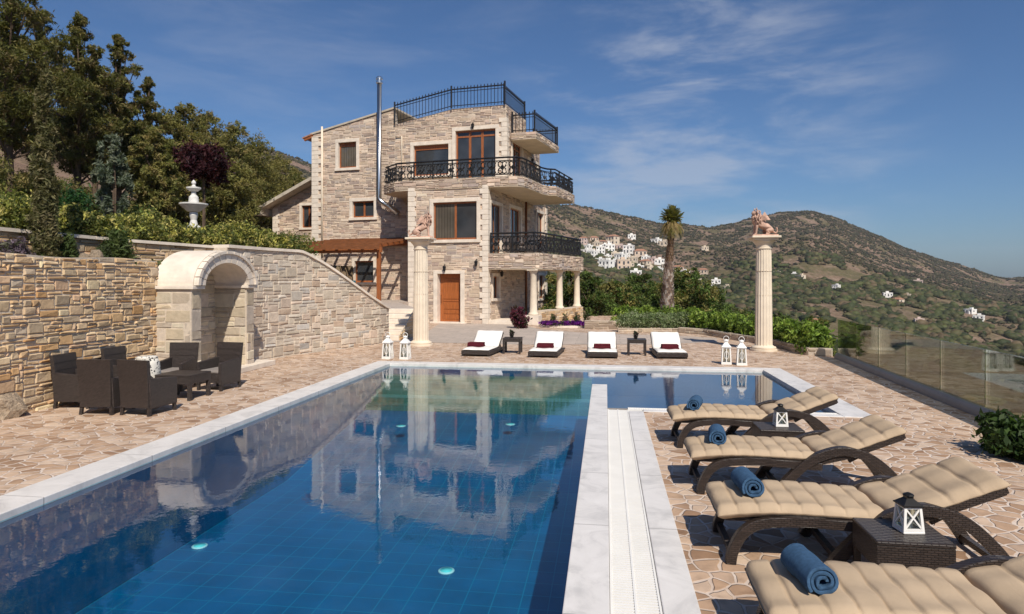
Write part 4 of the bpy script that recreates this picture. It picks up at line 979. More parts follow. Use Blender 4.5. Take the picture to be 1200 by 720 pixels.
def lounger(x, y, rzv, label, grp, variant=0):
    e = empty('sun_lounger', (x, y, 0), rzv); tag(e, label, 'sun lounger', grp)
    cushion('seat_cushion', [(0, .325), (.10, .345), (.35, .365), (.65, .362), (.98, .352)], LW, .078, 8, M['cushion'], e, 3 + variant)
    cushion('back_cushion', [(.965, .36), (1.15, .405), (1.4, .505), (1.60, .585)], LW + .01, .078, 4, M['cushion'], e, 8 + variant, .019)
    R = M['rattan']; pr = [(-.026, -.03), (.026, -.03), (.026, .03), (-.026, .03)]
    for sy in (-1, 1):
        yy = sy * (LW / 2 - .02)
        b = MB(); b.sweep([(p[0], yy, p[1]) for p in smooth_path([(.085, 0), (.10, .08), (.16, .19), (.27, .252), (.5, .272), (.75, .262), (1.0, .25)], 5)], pr, scale=None); b.build('front_leg', R, e, bevel=.006)
        b = MB(); b.sweep([(p[0], yy + sy * .012, p[1]) for p in smooth_path([(.64, 0), (.74, .13), (.90, .285), (1.08, .368), (1.22, .372), (1.38, .31), (1.54, .16), (1.65, 0)], 5)], [(-.03, -.034), (.03, -.034), (.03, .034), (-.03, .034)]); b.build('rear_arch', R, e, bevel=.006)
        b = MB(); b.sweep([(.97, yy, .285), (1.2, yy, .345), (1.55, yy, .49), (1.585, yy, .505)], [(-.02, -.026), (.02, -.026), (.02, .026), (-.02, .026)]); b.build('back_frame', R, e, bevel=.005)
        b = MB(); b.sweep([(1.36, yy * .9, .41), (1.27, yy * .9, .34), (1.2, yy * .9, .30)], [(-.015, -.02), (.015, -.02), (.015, .02), (-.015, .02)]); b.build('strut', R, e)
    b = MB(); b.box(.06, .98, -LW / 2 + .05, LW / 2 - .05, .245, .268); b.build('seat_deck', R, e)
    b = MB(); b.sweep([(.98, 0, .295), (1.2, 0, .35), (1.59, 0, .515)], [(-LW / 2 + .04, -.01), (LW / 2 - .04, -.01), (LW / 2 - .04, .01), (-LW / 2 + .04, .01)]); b.build('back_deck', R, e)
    b = MB(); b.sweep([(1.555, 0, .497), (1.598, 0, .515)], [(-LW / 2 + .002, -.026), (LW / 2 - .002, -.026), (LW / 2 - .002, .026), (-LW / 2 + .002, .026)]); b.build('head_rail', R, e, bevel=.006)
    for xx in (.10, .70, 1.61):
        b = MB(); b.box(xx - .018, xx + .018, -LW / 2 + .03, LW / 2 - .03, .035, .07); b.build('stretcher', R, e)
    return e
GL = 'beige cushioned loungers in a row beside the pool'
for i, (x, y, rzv, lab) in enumerate(((.65, 7.16, .02, 'beige cushioned rattan lounger beside the side pool, farthest of the four'), (.66, 5.71, .0, 'beige cushioned rattan lounger second from the side pool'),
                                      (.655, 4.39, .0, 'beige cushioned rattan lounger in front of the table with the near lantern'), (.66, 3.12, -.01, 'beige cushioned rattan lounger nearest the camera, cut by the frame'))):
    lounger(x, y, rzv, lab, GL, i)
# rolled towels
def towel_roll(x, y, z, rzv, L, r, label):
    b = MB(); turns = 2.6; n = 64; th = r * .30; vs = []; rg = random.Random(int(x * 100 + y * 31))
    def rad(a): return r * (.16 + .80 * a / (turns * 2 * math.pi))
    nl = 16
    for j in range(nl + 1):
        yy = -L / 2 + L * j / nl
        for i in range(n + 1):
            a = turns * 2 * math.pi * i / n; q = rad(a) + .001 * math.sin(yy * 40 + a * 3); sq = 1 - .05 * (1 - math.sin(a))
            ed = (.006 * math.sin(a * 1.3 + x * 9) + .003 * math.sin(a * 3)) * (1 if j == 0 else -1 if j == nl else 0)
            wv = .0015 * math.sin(j * .7 + a); vs.append((q * math.cos(a) * 1.05 + wv, yy + ed, q * math.sin(a) * sq + wv))
    W1 = n + 1; f = [(j * W1 + i, j * W1 + i + 1, (j + 1) * W1 + i + 1, (j + 1) * W1 + i) for j in range(nl) for i in range(n)]
    b.add(vs, f); o = b.build('rolled_towel', M['towel_blue'], None, smooth=True, recalc=False)
    s = o.modifiers.new('solid', 'SOLIDIFY'); s.thickness = r * .24; s.offset = -1
    bv = o.modifiers.new('bev', 'BEVEL'); bv.width = r * .06; bv.segments = 2; bv.limit_method = 'ANGLE'
    o.location = (x, y, z + r * .93); o.rotation_euler = (0, rng.uniform(-.1, .1), rzv); tag(o, label, 'towel', 'rolled blue towels on the loungers'); return o
for (px, py, yc, rzv, lab) in ((815, 471, 7.17, -.25, 'rolled blue towel on the lounger by the side pool'), (841, 512, 5.73, -.12, 'rolled blue towel on the second lounger from the side pool'),
                         (876, 572, 4.42, .08, 'rolled blue towel on the lounger in front of the lantern table'), (948, 677, 3.13, .16, 'rolled blue towel on the lounger nearest the camera, the largest in view')):
    k = (px - 600) / FPX; d = yc / (CS + SN * k); towel_roll(d * (-SN + CS * k), yc, .352, rzv, .27, .060, lab)
# low rattan tables between the loungers
def side_table(x, y, w, dp, h, label, grp, skirt=.13, m='rattan', leg=.035):
    e = empty('side_table', (x, y, 0)); tag(e, label, 'table', grp)
    b = MB(); b.box(-w / 2, w / 2, -dp / 2, dp / 2, h - .025, h); b.build('tabletop', M[m], e, bevel=.008)
    b = MB(); t = .012
    for (x0, x1, y0, y1) in ((-w / 2 + .004, w / 2 - .004, -dp / 2 + .004, -dp / 2 + t), (-w / 2 + .004, w / 2 - .004, dp / 2 - t, dp / 2 - .004), (-w / 2 + .004, -w / 2 + t, -dp / 2 + t, dp / 2 - t), (w / 2 - t, w / 2 - .004, -dp / 2 + t, dp / 2 - t)):
        b.box(x0, x1, y0, y1, h - .025 - skirt, h - .0255)
    b.build('skirt', M[m], e)
    for sx in (-1, 1):
        for sy in (-1, 1):
            b = MB(); cx, cy_ = sx * (w / 2 - leg * .6), sy * (dp / 2 - leg * .6); b.box(cx - leg / 2, cx + leg / 2, cy_ - leg / 2, cy_ + leg / 2, 0, h - .026 - skirt * .6); b.build('leg', M[m], e, bevel=.004)
    return e
TB = []
for (x, y, lab) in ((1.595, 6.52, 'low dark rattan side table between the two farthest beige loungers'), (1.60, 3.90, 'low dark rattan side table between the two nearest beige loungers')):
    side_table(x, y, .39, .36, .33, lab, 'rattan side tables between the loungers'); TB.append((x, y))
# lanterns
def lantern(x, y, z, w, h, roof, label, grp, handle=True, rzv=0, cross=True, wname='white_paint'):
    e = empty('lantern', (x, y, z), rzv); tag(e, label, 'lantern', grp); t = w * .12; hb = h * .66; WP = M[wname]; q = w / 2
    b = MB(); b.box(-q, q, -q, q, 0, h * .06); b.build('base', WP, e, bevel=.003)
    tp = .80
    for ang in range(4):
        Mr = Matrix.Rotation(ang * math.pi / 2, 4, 'Z'); b = MB()
        def bar(p0, p1, r):
            b.sweep([Mr @ Vector(p0), Mr @ Vector(p1)], [(-r, -r), (r, -r), (r, r), (-r, r)], up=Mr @ Vector((0, 1, 0)))
        z0, z1 = h * .06, hb; y0, y1 = -q + t * .6, -(q - t * .6) * tp
        bar((-q + t * .6, y0, z0), ((-q + t * .6) * tp, y1, z1), t / 2)
        bar((-q + t, y0, z0 + t * .5), (q - t, y0, z0 + t * .5), t * .42); bar(((-q + t) * tp, y1, z1 - t * .4), ((q - t) * tp, y1, z1 - t * .4), t * .42)
        if cross: bar((-q + t, y0, z0 + t), ((q - t) * tp, y1, z1 - t), t * .30); bar((q - t, y0, z0 + t), ((-q + t) * tp, y1, z1 - t), t * .302)
        else: bar((0, y0, z0 + t), (0, y1, z1 - t), t * .3); ring(b, Mr @ Vector((0, (y0 + y1) / 2, (z0 + z1) / 2)), Mr @ Vector((1, 0, 0)), Vector((0, 0, 1)), w * .2, (z1 - z0) * .25, t * .25, 10)
        b.build('side_frame', WP, e, recalc=True)
        b = MB(); vs = [Mr @ Vector(p) for p in ((-q + t, y0 + t * .6, z0), (q - t, y0 + t * .6, z0), ((q - t) * tp, y1 + t * .6, z1), ((-q + t) * tp, y1 + t * .6, z1))]; b.add(vs, [(0, 1, 2, 3)]); b.build('glass_side', M['glass'], e, recalc=False)
    RM = M[roof]; b = MB(); qt = q * tp * 1.18
    b.box(-qt, qt, -qt, qt, hb, hb + h * .03)
    vs = [(-qt * .95, -qt * .95, hb + h * .03), (qt * .95, -qt * .95, hb + h * .03), (qt * .95, qt * .95, hb + h * .03), (-qt * .95, qt * .95, hb + h * .03)] + [(sx * q * .3, sy * q * .3, hb + h * .18) for sx, sy in ((-1, -1), (1, -1), (1, 1), (-1, 1))]
    b.add(vs, [(0, 1, 5, 4), (1, 2, 6, 5), (2, 3, 7, 6), (3, 0, 4, 7), (4, 5, 6, 7), (0, 3, 2, 1)])
    b.box(-q * .32, q * .32, -q * .32, q * .32, hb + h * .18, hb + h * .24); b.lathe([(q * .5, 0), (q * .45, h * .03), (q * .12, h * .07)], 10, (0, 0, hb + h * .24)); b.build('roof', RM, e)
    if handle: b = MB(); ring(b, Vector((0, 0, hb + h * .33)), Vector((1, 0, 0)), Vector((0, 0, 1)), w * .26, h * .10, w * .028, 14); b.build('handle', RM, e)
    b = MB(); b.lathe([(w * .16, 0), (w * .165, h * .26), (w * .12, h * .27), (.002, h * .265)], 14, (0, 0, h * .06)); b.build('candle', M['white_fabric'], e, smooth=False)
    return e
lantern(1.635, 3.90, .331, .115, .215, 'black_metal', 'small white lantern with black roof on the near rattan table', 'small lanterns on the rattan tables', False, .12)
lantern(1.62, 6.53, .331, .115, .215, 'black_metal', 'small white lantern with black roof on the far rattan table', 'small lanterns on the rattan tables', False, .05)
GW = 'white lanterns along the far pool edge'
for px, py, lab, hl in ((454.5, 420.5, 'tall white lantern by the curved wall, left of its pair', True), (475, 421, 'tall white lantern in front of the left column base, right of its pair', True),
                    (851, 427, 'tall white lantern on the far pool corner, left of its pair', True), (869, 428, 'tall white lantern with upright ring handle nearest the pool corner', True)):
    p = gp(px, py); lantern(p.x, p.y, .009 if p.y < 13.35 else .0, .20, .52, 'white_paint', lab, GW, hl, -.1, False)

# ------------------------------------------------------------------ white loungers and their tables
def white_lounger(x, y, rzv, label):
    e = empty('sun_lounger', (x, y, 0), rzv); tag(e, label, 'sun lounger', 'white cushioned loungers on the far side of the pool')
    w_ = .66
    # x axis: foot (0) to head (1.6); turned so the foot faces the pool
    b = MB(); b.box(0, .86, -w_ / 2, w_ / 2, .035, .125); b.build('seat_frame', M['rattan2'], e, bevel=.01)
    for sx in (.05, 1.3):
        for sy in (-1, 1): b = MB(); b.box(sx - .03, sx + .03, sy * (w_ / 2 - .04) - .028, sy * (w_ / 2 - .04) + .028, 0, .055); b.build('leg', M['rattan2'], e)
    b = MB(); b.box(.86, 1.45, -w_ / 2, w_ / 2, .05, .085); b.build('rear_frame', M['rattan2'], e)
    b = MB(); b.sweep([(.78, 0, .13), (1.23, 0, .445)], [(-w_ / 2, -.03), (w_ / 2, -.03), (w_ / 2, .01), (-w_ / 2, .01)]); b.build('back_frame', M['rattan2'], e, bevel=.006)
    for sy in (-1, 1): b = MB(); b.tube([(1.14, sy * .22, .36), (1.38, sy * .22, .07)], .014, 6); b.build('strut', M['rattan2'], e)
    cushion('seat_cushion', [(.0, .175), (.4, .18), (.82, .175)], w_ - .03, .055, 1, M['white_fabric'], e, 1, .0)
    cushion('back_cushion', [(.78, .175), (1.0, .34), (1.22, .505)], w_ - .02, .055, 1, M['white_fabric'], e, 2, .0)
    return e
WL = ((557, 418, -.10, 'white cushioned lounger in front of the front door, leftmost of the four'), (636, 419.5, -.05, 'white cushioned lounger in front of the porch and purple flowers'),
      (706, 420.5, .02, 'white cushioned lounger between the flower bed and the lavender hedge'), (788, 421, .05, 'white cushioned lounger in front of the palm and lavender hedge'))
for px, py, tw, lab in WL:
    p = gp(px, py); white_lounger(p.x, p.y, math.pi / 2 + tw, lab)
    q = Matrix.Rotation(math.pi / 2 + tw, 4, 'Z') @ Vector((.40, .0 if px > 600 else .10, 0))
    b = MB()
    for i in range(3): b.box(-.19 + .004 * i, .19 - .004 * i, -.11, .11, i * .033, i * .033 + .031)
    o = b.build('folded_towel', M['towel_maroon'], None, bevel=.013); o.location = (p.x + q.x, p.y + q.y, .182); o.rotation_euler = (0, 0, tw + .02)
    tag(o, 'folded maroon towel on the ' + lab.split(',')[0], 'towel', 'folded maroon towels on the white loungers')
TW = []
for px, py, lab in ((599.5, 415, 'small dark square table between the two left white loungers'), (746.5, 417, 'small dark square table between the two right white loungers')):
    p = gp(px, py); side_table(p.x, p.y + .18, .42, .40, .36, lab, 'dark tables between the white loungers', .06, 'rattan2', .045); TW.append((p.x, p.y + .18))
def foliage(name, blobs, n, size, pal, m, parent=None, seed=0, clump=30, flat=.0, stretch=1.5, shell=.5, tight=.16, gap=0.0):
    """blobs: (x,y,z,rx,ry,rz,weight): leaf-sized faces in clumps spread through the volume."""
    rg = np.random.default_rng(seed); wts = np.array([q[6] for q in blobs], float); wts /= wts.sum(); P = []; Cc = []; pal = np.array(pal)
    for q, wt in zip(blobs, wts):
        k = max(1, int(n * wt / clump)); u = rg.normal(size=(k, 3)); u /= np.linalg.norm(u, axis=1)[:, None]; rad = shell + (1 - shell) * rg.random(k) ** .6; rad = np.where(rg.random(k) < .22, rad * rg.random(k), rad)
        c = np.array(q[:3]) + u * rad[:, None] * np.array(q[3:6])
        cc = pal[rg.integers(0, len(pal), k)] * rg.uniform(.65, 1.3, (k, 1)); m3 = max(q[3:6]); mn = np.array(q[3:6]) ** .5 * m3 ** .5
        cs = rg.uniform(.5, 1.5, (k, 1, 1))
        pts = c[:, None, :] + rg.normal(size=(k, clump, 3)) * (mn * tight) * cs
        P.append(pts.reshape(-1, 3)); Cc.append(np.repeat(cc, clump, 0) * rg.uniform(.8, 1.2, (k * clump, 1)))
    P = np.concatenate(P); Cc = np.concatenate(Cc); N_ = len(P)
    a = rg.normal(size=(N_, 3)); a[:, 2] *= (1 - flat); a /= np.linalg.norm(a, axis=1)[:, None]
    t = rg.normal(size=(N_, 3)); b2 = np.cross(a, t); b2 /= np.linalg.norm(b2, axis=1)[:, None]
    s = size * rg.uniform(.6, 1.4, (N_, 1)); a *= s * stretch; b2 *= s * .62
    V = np.stack([P - a, P + b2, P + a, P - b2], 1).reshape(-1, 3)
    return numesh(name, V, np.arange(N_ * 4).reshape(-1, 4), np.repeat(np.clip(Cc, 0, 1), 4, 0), m, parent)
# little potted plants on the two dark tables
for (x, y), lab in zip(TW, ('little dark potted plant on the table between the left white loungers', 'little dark potted plant on the table between the right white loungers')):
    e = empty('potted_plant', (x - .02, y, .361)); tag(e, lab, 'plant'); b = MB(); b.lathe([(.035, 0), (.05, .07), (.044, .07), (.002, .06)], 12); b.build('pot', M['black_metal'], e, smooth=False)
    foliage('leaves', [(0, 0, .13, .045, .045, .06, 1)], 120, .022, [(.05, .03, .03), (.04, .06, .03)], M['leaf'], e, 5, 12)

# ------------------------------------------------------------------ wicker armchairs by the wall
def armchair(x, y, rzv, label):
    e = empty('armchair', (x, y, 0), rzv); tag(e, label, 'armchair', 'wicker armchairs round the low table'); w_, dp = .45, .48; B = M['rattan2']
    # faces +x
    b = MB()
    n = 6
    for i in range(n):
        z0, z1 = .10 + .60 * i / n, .10 + .60 * (i + 1) / n; f0, f1 = z0 - .1, z1 - .1
        xs0, xs1 = -dp / 2 - .10 * f0 ** 1.6, -dp / 2 - .10 * f1 ** 1.6; w0, w1 = w_ / 2 * (.90 + .16 * f0), w_ / 2 * (.90 + .16 * f1)
        vs = [(xs0, -w0, z0), (xs0, w0, z0), (xs1, w1, z1), (xs1, -w1, z1), (xs0 + .055, -w0, z0), (xs0 + .055, w0, z0), (xs1 + .05, w1, z1), (xs1 + .05, -w1, z1)]
        b.add(vs, [(0, 3, 2, 1), (4, 5, 6, 7), (0, 4, 7, 3), (1, 2, 6, 5)] + ([(2, 3, 7, 6)] if i == n - 1 else []) + ([(0, 1, 5, 4)] if i == 0 else []))
    b.build('backrest', B, e)
    for sy in (-1, 1):
        b = MB(); y0, y1 = sorted((sy * (w_ / 2 - .055), sy * w_ / 2 * 1.0)); pl = [(-dp / 2 + .03, .09), (dp / 2, .09), (dp / 2 + .005, .43), (-dp / 2 + .05, .47), (-dp / 2 + .0, .47)]
        vs = [(p[0], yy, p[1]) for yy in (y0, y1) for p in pl]; k = len(pl); b.add(vs, [tuple(range(k)), tuple(range(k, 2 * k))[::-1]] + [(i, (i + 1) % k, k + (i + 1) % k, k + i) for i in range(k)]); b.build('arm', B, e, bevel=.012)
    b = MB(); b.box(-dp / 2 + .03, dp / 2 - .005, -w_ / 2 + .056, w_ / 2 - .056, .12, .265); b.build('seat', B, e, bevel=.01)
    b = MB(); b.box(-dp / 2 + .065, dp / 2 - .0, -w_ / 2 + .06, w_ / 2 - .06, .266, .315); b.build('seat_cushion', M['seat_pad'], e, bevel=.018)
    for sx in (-1, 1):
        for sy in (-1, 1): b = MB(); b.tube([(sx * (dp / 2 - .03), sy * (w_ / 2 - .03), .12), (sx * (dp / 2 - .02) , sy * (w_ / 2 - .022), 0)], .026, 4); b.build('leg', B, e)
    return e
    return e
for (x, y, rzv, lab) in ((-6.36, 7.78, math.pi / 2 + .06, 'dark wicker armchair with its back to the camera, left one of that pair'), (-5.80, 7.80, math.pi / 2 - .10, 'dark wicker armchair with its back to the camera, right one of that pair'),
                         (-7.0, 8.08, .12, 'dark wicker armchair against the rubble wall, far left of the group'), (-6.98, 8.95, .0, 'dark wicker armchair against the rubble wall behind the camera-side pair'),
                         (-6.62, 9.52, -math.pi / 2 + .12, 'dark wicker armchair facing the camera in front of the niche, left one of that pair'), (-5.98, 9.66, -math.pi / 2 - .12, 'dark wicker armchair facing the camera in front of the niche opening, nearest the pool')):
    armchair(x, y, rzv, lab)
for u, v, rz_, lab in ((.75, 1.5, -.4, 'dark wicker armchair on the lower balcony near the first french window'), (.8, 3.4, .3, 'dark wicker armchair on the lower balcony further from the corner')):
    q = cw(u, v); a_c = armchair(q.x, q.y, rz_ + HROT, lab); a_c.location.z = ZB1 + .002; del a_c['group']
side_table(-6.03, 8.84, .55, .50, .36, 'low dark wicker coffee table amid the armchairs', None, .10, 'rattan2', .05)
e = empty('garden_stool', (-6.52, 8.72, 0)); tag(e, 'white round garden stool with black dotted pattern among the armchairs', 'stool')
b = MB(); b.lathe([(.13, 0), (.15, .04), (.175, .2), (.185, .35), (.17, .5), (.145, .57)], 24); b.build('body', M['pattern'], e, smooth=True)
b = MB(); b.lathe([(.14, .571), (.146, .59), (.12, .605), (.01, .608)], 24); b.build('seat', M['pattern'], e, smooth=True)

# ------------------------------------------------------------------ glass balustrade
y0, y1 = 8.15 - 5.5, 15.25; f0 = Vector((rx(y0) + .03, y0, 0)); f1 = Vector((rx(y1) + .03, y1, 0)); dv_ = (f1 - f0); LG = dv_.length; dv_.normalize()
gl = empty('glass_balustrade', f0); tag(gl, 'frameless glass balustrade in a rounded grey rail along the terrace edge', 'balustrade')
b = MB(); b.sweep([Vector((0, 0, 0)), dv_ * LG], [(.075 * math.cos(a), max(-.002, .12 * math.sin(a))) for a in [math.pi * i / 10 for i in range(11)]]); b.build('rail', M['alu'], gl, smooth=False)
nP = 10; nr2 = Vector((dv_.y, -dv_.x, 0))
for i in range(nP):
    a0, a1 = LG * i / nP + .012, LG * (i + 1) / nP - .012; b = MB()
    vs = [dv_ * a + nr2 * n + Vector((0, 0, z)) for n in (-.006, .006) for z in (.10, .84) for a in (a0, a1)]
    b.add(vs, [(0, 2, 3, 1), (4, 5, 7, 6), (0, 1, 5, 4), (2, 6, 7, 3), (0, 4, 6, 2), (1, 3, 7, 5)]); b.build('glass_panel', M['glass'], gl)

# ------------------------------------------------------------------ planting
PINE = [(0.092, 0.1, 0.027), (0.127, 0.127, 0.034), (0.163, 0.153, 0.04), (0.199, 0.166, 0.055), (0.113, 0.113, 0.029), (0.169, 0.127, 0.055)]
OLIVE = [(0.159, 0.158, 0.046), (0.206, 0.187, 0.054), (0.246, 0.217, 0.068), (0.135, 0.143, 0.038), (0.285, 0.224, 0.087)]
GREEN = [(.07, .115, .024), (.09, .14, .03), (.115, .165, .038), (.055, .085, .02), (.13, .165, .045)]
LIME = [(.13, .17, .03), (.17, .20, .04), (.10, .14, .028), (.20, .21, .06)]
VARI = [(.54, .49, .13), (.38, .38, .09), (.14, .16, .04), (.46, .40, .14), (.08, .10, .03), (.18, .20, .045), (.10, .12, .03)]
def at(px, d):
    k = (px - 600) / FPX; x, y = d * (-SN + CS * k), d * (CS + SN * k); return x, y, float(terrain_z(np.array([x]), np.array([y]))[0])
def ztop(py, d): return EYE + (HZ - py) / FPX * d

def tree(px, d, top, wpx, label, pal, seed, name='pine_tree', n=7000, size=.075, group=None, low=.28, lean=.0, clump=30, trunk_r=.11, lobes=11, z0=None, cat='tree', tight=.15, stretch=1.5, dome=False, lr=1.0):
    x, y, zg = at(px, d); zg = zg if z0 is None else z0; h = ztop(top, d) - zg; wr = wpx / 2 * d / FPX; rg = random.Random(seed)
    e = empty(name, (x, y, zg)); tag(e, label, cat, group)
    b = MB(); tr = smooth_path([(0, 0, -.2), (lean * .3 + rg.uniform(-.1, .1), rg.uniform(-.1, .1), h * .35), (lean * .7, rg.uniform(-.1, .1), h * .65), (lean, 0, h * .72)], 4)
    b.tube(tr, trunk_r, 7, scale=[1.15 - .95 * i / (len(tr) - 1) for i in range(len(tr))]); blobs = []
    for i in range(lobes):
        t = low + (1 - low) * (i + .5) / lobes; zc = h * t; pr = math.sin(math.pi * min(1, (t - low) / (1 - low) * .78 + .20)) ** .8; a = i * 2.4 + rg.uniform(-.4, .4); pr = max(.62, math.sin(math.pi * (.22 + .60 * (t - low) / (1 - low)))) if dome else pr; q = wr * pr * rg.uniform(.45, .85)
        pr = max(pr, .5); q *= .55 if t > .9 else 1
        c = Vector((lean * t + q * math.cos(a), q * math.sin(a), zc - .12 * h / lobes)); r = wr * lr * rg.uniform(.36, .58) * max(.42, pr)
        blobs.append((lean * t + rg.uniform(-.1, .1), rg.uniform(-.1, .1), min(zc, h - wr * .2), wr * .17 * max(.4, pr), wr * .17 * max(.4, pr), h / lobes * .7, wr ** 2 * .04)); blobs.append((c.x, c.y, min(c.z, h - r * .55), r, r, r * rg.uniform(.55, .8), r ** 2))
        j = min(len(tr) - 1, int(t * .8 * (len(tr) - 1))); p = Vector(tr[j]); b.tube([p, p.lerp(c, .5) + Vector((0, 0, -.05 * h / 4)), c], trunk_r * .36, 5, scale=[1, .7, .3])
    b.build('trunk', M['bark'], e, smooth=True)
    foliage('crown', blobs, n, size, pal, M['leaf'], e, seed, clump, tight=tight, stretch=stretch)
    return e
GP_ = 'pines on the slope left of the house'
for i, (px, d, top, wpx, lab, pal) in enumerate((
    (12, 18.5, -60, 150, 'tall dark pine at the far left, its top cut by the frame', PINE), (92, 22, 16, 95, 'tall dark pine behind the slim cypress', PINE),
    (140, 24, 40, 78, 'dark pine with a ragged open top right of the tallest pines', PINE), (173, 26, 90, 60, 'dark round topped pine at the right end of the tall group', PINE),
    (48, 27, 8, 100, 'pine filling the gap behind the slim cypress', PINE), (-30, 24, -30, 130, 'pine on the left frame edge behind the tallest pine', PINE), (110, 29, 60, 95, 'pine standing behind the weeping cedar', PINE))):
    tree(px, d, top, wpx, lab, pal, 100 + i, n=44000, size=.025, low=.20, lobes=28, clump=34, tight=.15, stretch=2.6, lr=.72)
for i, (px, d, top, wpx, lab) in enumerate((
    (212, 29, 120, 84, 'olive green pine left of the purple plum'), (240, 33, 130, 84, 'olive green pine rising above the purple plum'), (272, 34, 143, 84, 'broad olive green pine right of the purple plum'),
    (303, 36, 166, 76, 'olive green pine on the descending tree line'), (328, 43, 186, 54, 'low olive green pine nearest the house wing'), (215, 24, 165, 70, 'bushy olive tree behind the white fountain'), (268, 27, 186, 72, 'bushy olive tree between plum and house wing'),
    (345, 44, 200, 50, 'small olive tree peeping over the house wing roof'), (180, 22, 150, 62, 'olive tree under the round topped pine'), (318, 42, 200, 56, 'bushy olive tree just left of the house wing'))):
    tree(px, d, top, wpx, lab, OLIVE if i % 3 else OLIVE[:3] + PINE[2:4], 130 + i, name='olive_tree' if 'olive tree' in lab else 'pine_tree', n=32000, size=.033, low=.10, lobes=20, group='trees behind the fountain', clump=34, tight=.13, stretch=1.9, dome=True)
# slim cypress in the planted strip
x, y, zg = at(52, 9.75); x, y = -7.76, 8.29
d_c = -SN * x + CS * y; k_ = (CS * x + SN * y) / d_c; print('cypress px', 600 + FPX * k_)
zg = 1.95; hc = ztop(88, d_c) - zg
e = empty('cypress', (x, y, zg)); tag(e, 'slim dark cypress column rising from the planted strip above the rubble wall', 'tree')
b = MB(); b.tube([(0, 0, -.1), (0, 0, hc * .9)], .05, 6, scale=[1, .3]); b.build('trunk', M['bark'], e)
foliage('crown', [(.03 * math.sin(i * 2.1), .03 * math.cos(i * 1.7), hc * (i + .4) / 11, .15 * (1 - .6 * (i / 10) ** 1.6), .15 * (1 - .6 * (i / 10) ** 1.6), hc * .075, 1 - .06 * i) for i in range(11)], 34000, .017, [(.14, .135, .055), (.17, .155, .07), (.11, .11, .045), (.20, .17, .085)], M['leaf'], e, 77, 24, stretch=2.2, tight=.11)
# weeping blue cedar
x, y, zg = at(132, 14.6); hc = ztop(156, 14.6) - zg; e = empty('weeping_cedar', (x, y, zg)); tag(e, 'pale blue green weeping cedar with drooping boughs behind the shrubs', 'tree')
b = MB(); b.tube([(0, 0, 0), (.05, 0, hc * .5), (0, 0, hc * .97)], .05, 6, scale=[1, .8, .4]); b.build('trunk', M['bark'], e)
bl = [(0, 0, hc * .95, .14, .14, .07, .5)]
rgc = random.Random(3)
for i in range(26):
    a = i * 2.4; t = rgc.random(); q = .12 + .24 * rgc.random() * (1 if t > .4 else .55); zc = hc * (.15 + .78 * t); bl.append((q * math.cos(a), q * math.sin(a), zc - .5 * q, .06, .06, .20, .3))
foliage('crown', bl, 4500, .032, [(.12, .15, .10), (.16, .19, .13), (.09, .12, .075), (.20, .22, .16)], M['leaf'], e, 8, 20, stretch=2)
# purple plum
x, y, zg = at(238, 18.5); zc = ztop(192, 18.5) - zg; e = empty('purple_plum', (x, y, zg)); tag(e, 'round purple leaved plum tree above the white fountain', 'tree')
b = MB(); b.tube([(0, 0, -.1), (.03, 0, zc * .6), (0, 0, zc)], .05, 6, scale=[1, .8, .5]); b.build('trunk', M['bark'], e)
foliage('crown', [(.62 * math.cos(i * 2.4) * (i > 0) * .6, .62 * math.sin(i * 2.4) * (i > 0) * .6, zc + .22 * math.sin(i * 1.9), .36, .36, .36, 1) for i in range(9)], 6500, .042, [(.045, .012, .018), (.065, .018, .022), (.03, .010, .014), (.09, .03, .03)], M['leaf'], e, 9, 28)
# white tiered fountain
x, y, zg = at(227, 14.8); zb_ = ztop(266, 14.8); e = empty('tiered_fountain', (x, y, zb_ - .15)); tag(e, 'white two tiered garden fountain above the variegated shrubs', 'fountain')
H_ = ztop(211, 14.8) - zb_ + .15
M['fountain_stone'] = pm('fountain_stone', (.64, .62, .58), .7, .15, 8, .3, 40)
def fl(name, prof): b = MB(); b.lathe([(r * .9, z * H_) for r, z in prof], 24); b.build(name, M['fountain_stone'], e, smooth=False)
fl('pedestal', [(.16, 0), (.17, .12), (.10, .16), (.07, .25), (.10, .34), (.09, .40)])
fl('lower_basin', [(.05, .401), (.14, .41), (.28, .50), (.33, .535), (.33, .56), (.29, .555), (.02, .52)])
fl('stem', [(.10, .521), (.12, .57), (.11, .68), (.06, .72), (.05, .78)])
fl('upper_basin', [(.04, .781), (.10, .79), (.17, .835), (.17, .86), (.02, .84)])
fl('finial', [(.05, .841), (.06, .88), (.03, .90), (.055, .94), (.045, .97), (.005, 1.0)])
def shrub(x, y, z, rx_, rz_, label, pal, seed, name='shrub', n=1600, size=.045, group=None, cat='shrub', clump=16, stretch=1.5, ry=None, shell=.55):
    rg = random.Random(seed); bl = []
    for i in range(7):
        a = i * 2.4; q = rx_ * .5 * (i > 0); bl.append((q * math.cos(a), (ry or rx_) * .5 * (i > 0) * math.sin(a), rz_ * (.45 + .25 * math.sin(i * 1.7)), rx_ * .55, (ry or rx_) * .55, rz_ * .5, 1))
    o = foliage(name, bl, n, size, pal, M['leaf'], None, seed, clump, stretch=stretch, shell=shell); o.location = (x, y, z); return tag(o, label, cat, group)
GV = 'yellow variegated shrubs along the top of the wall'
vs_ = [(4, 9.4), (24, 9.6), (88, 10.6), (108, 10.9), (128, 11.2), (150, 11.7), (172, 12.2), (196, 12.8), (218, 13.2), (240, 13.6), (262, 14.1), (284, 14.6), (306, 15.1), (327, 15.5)]
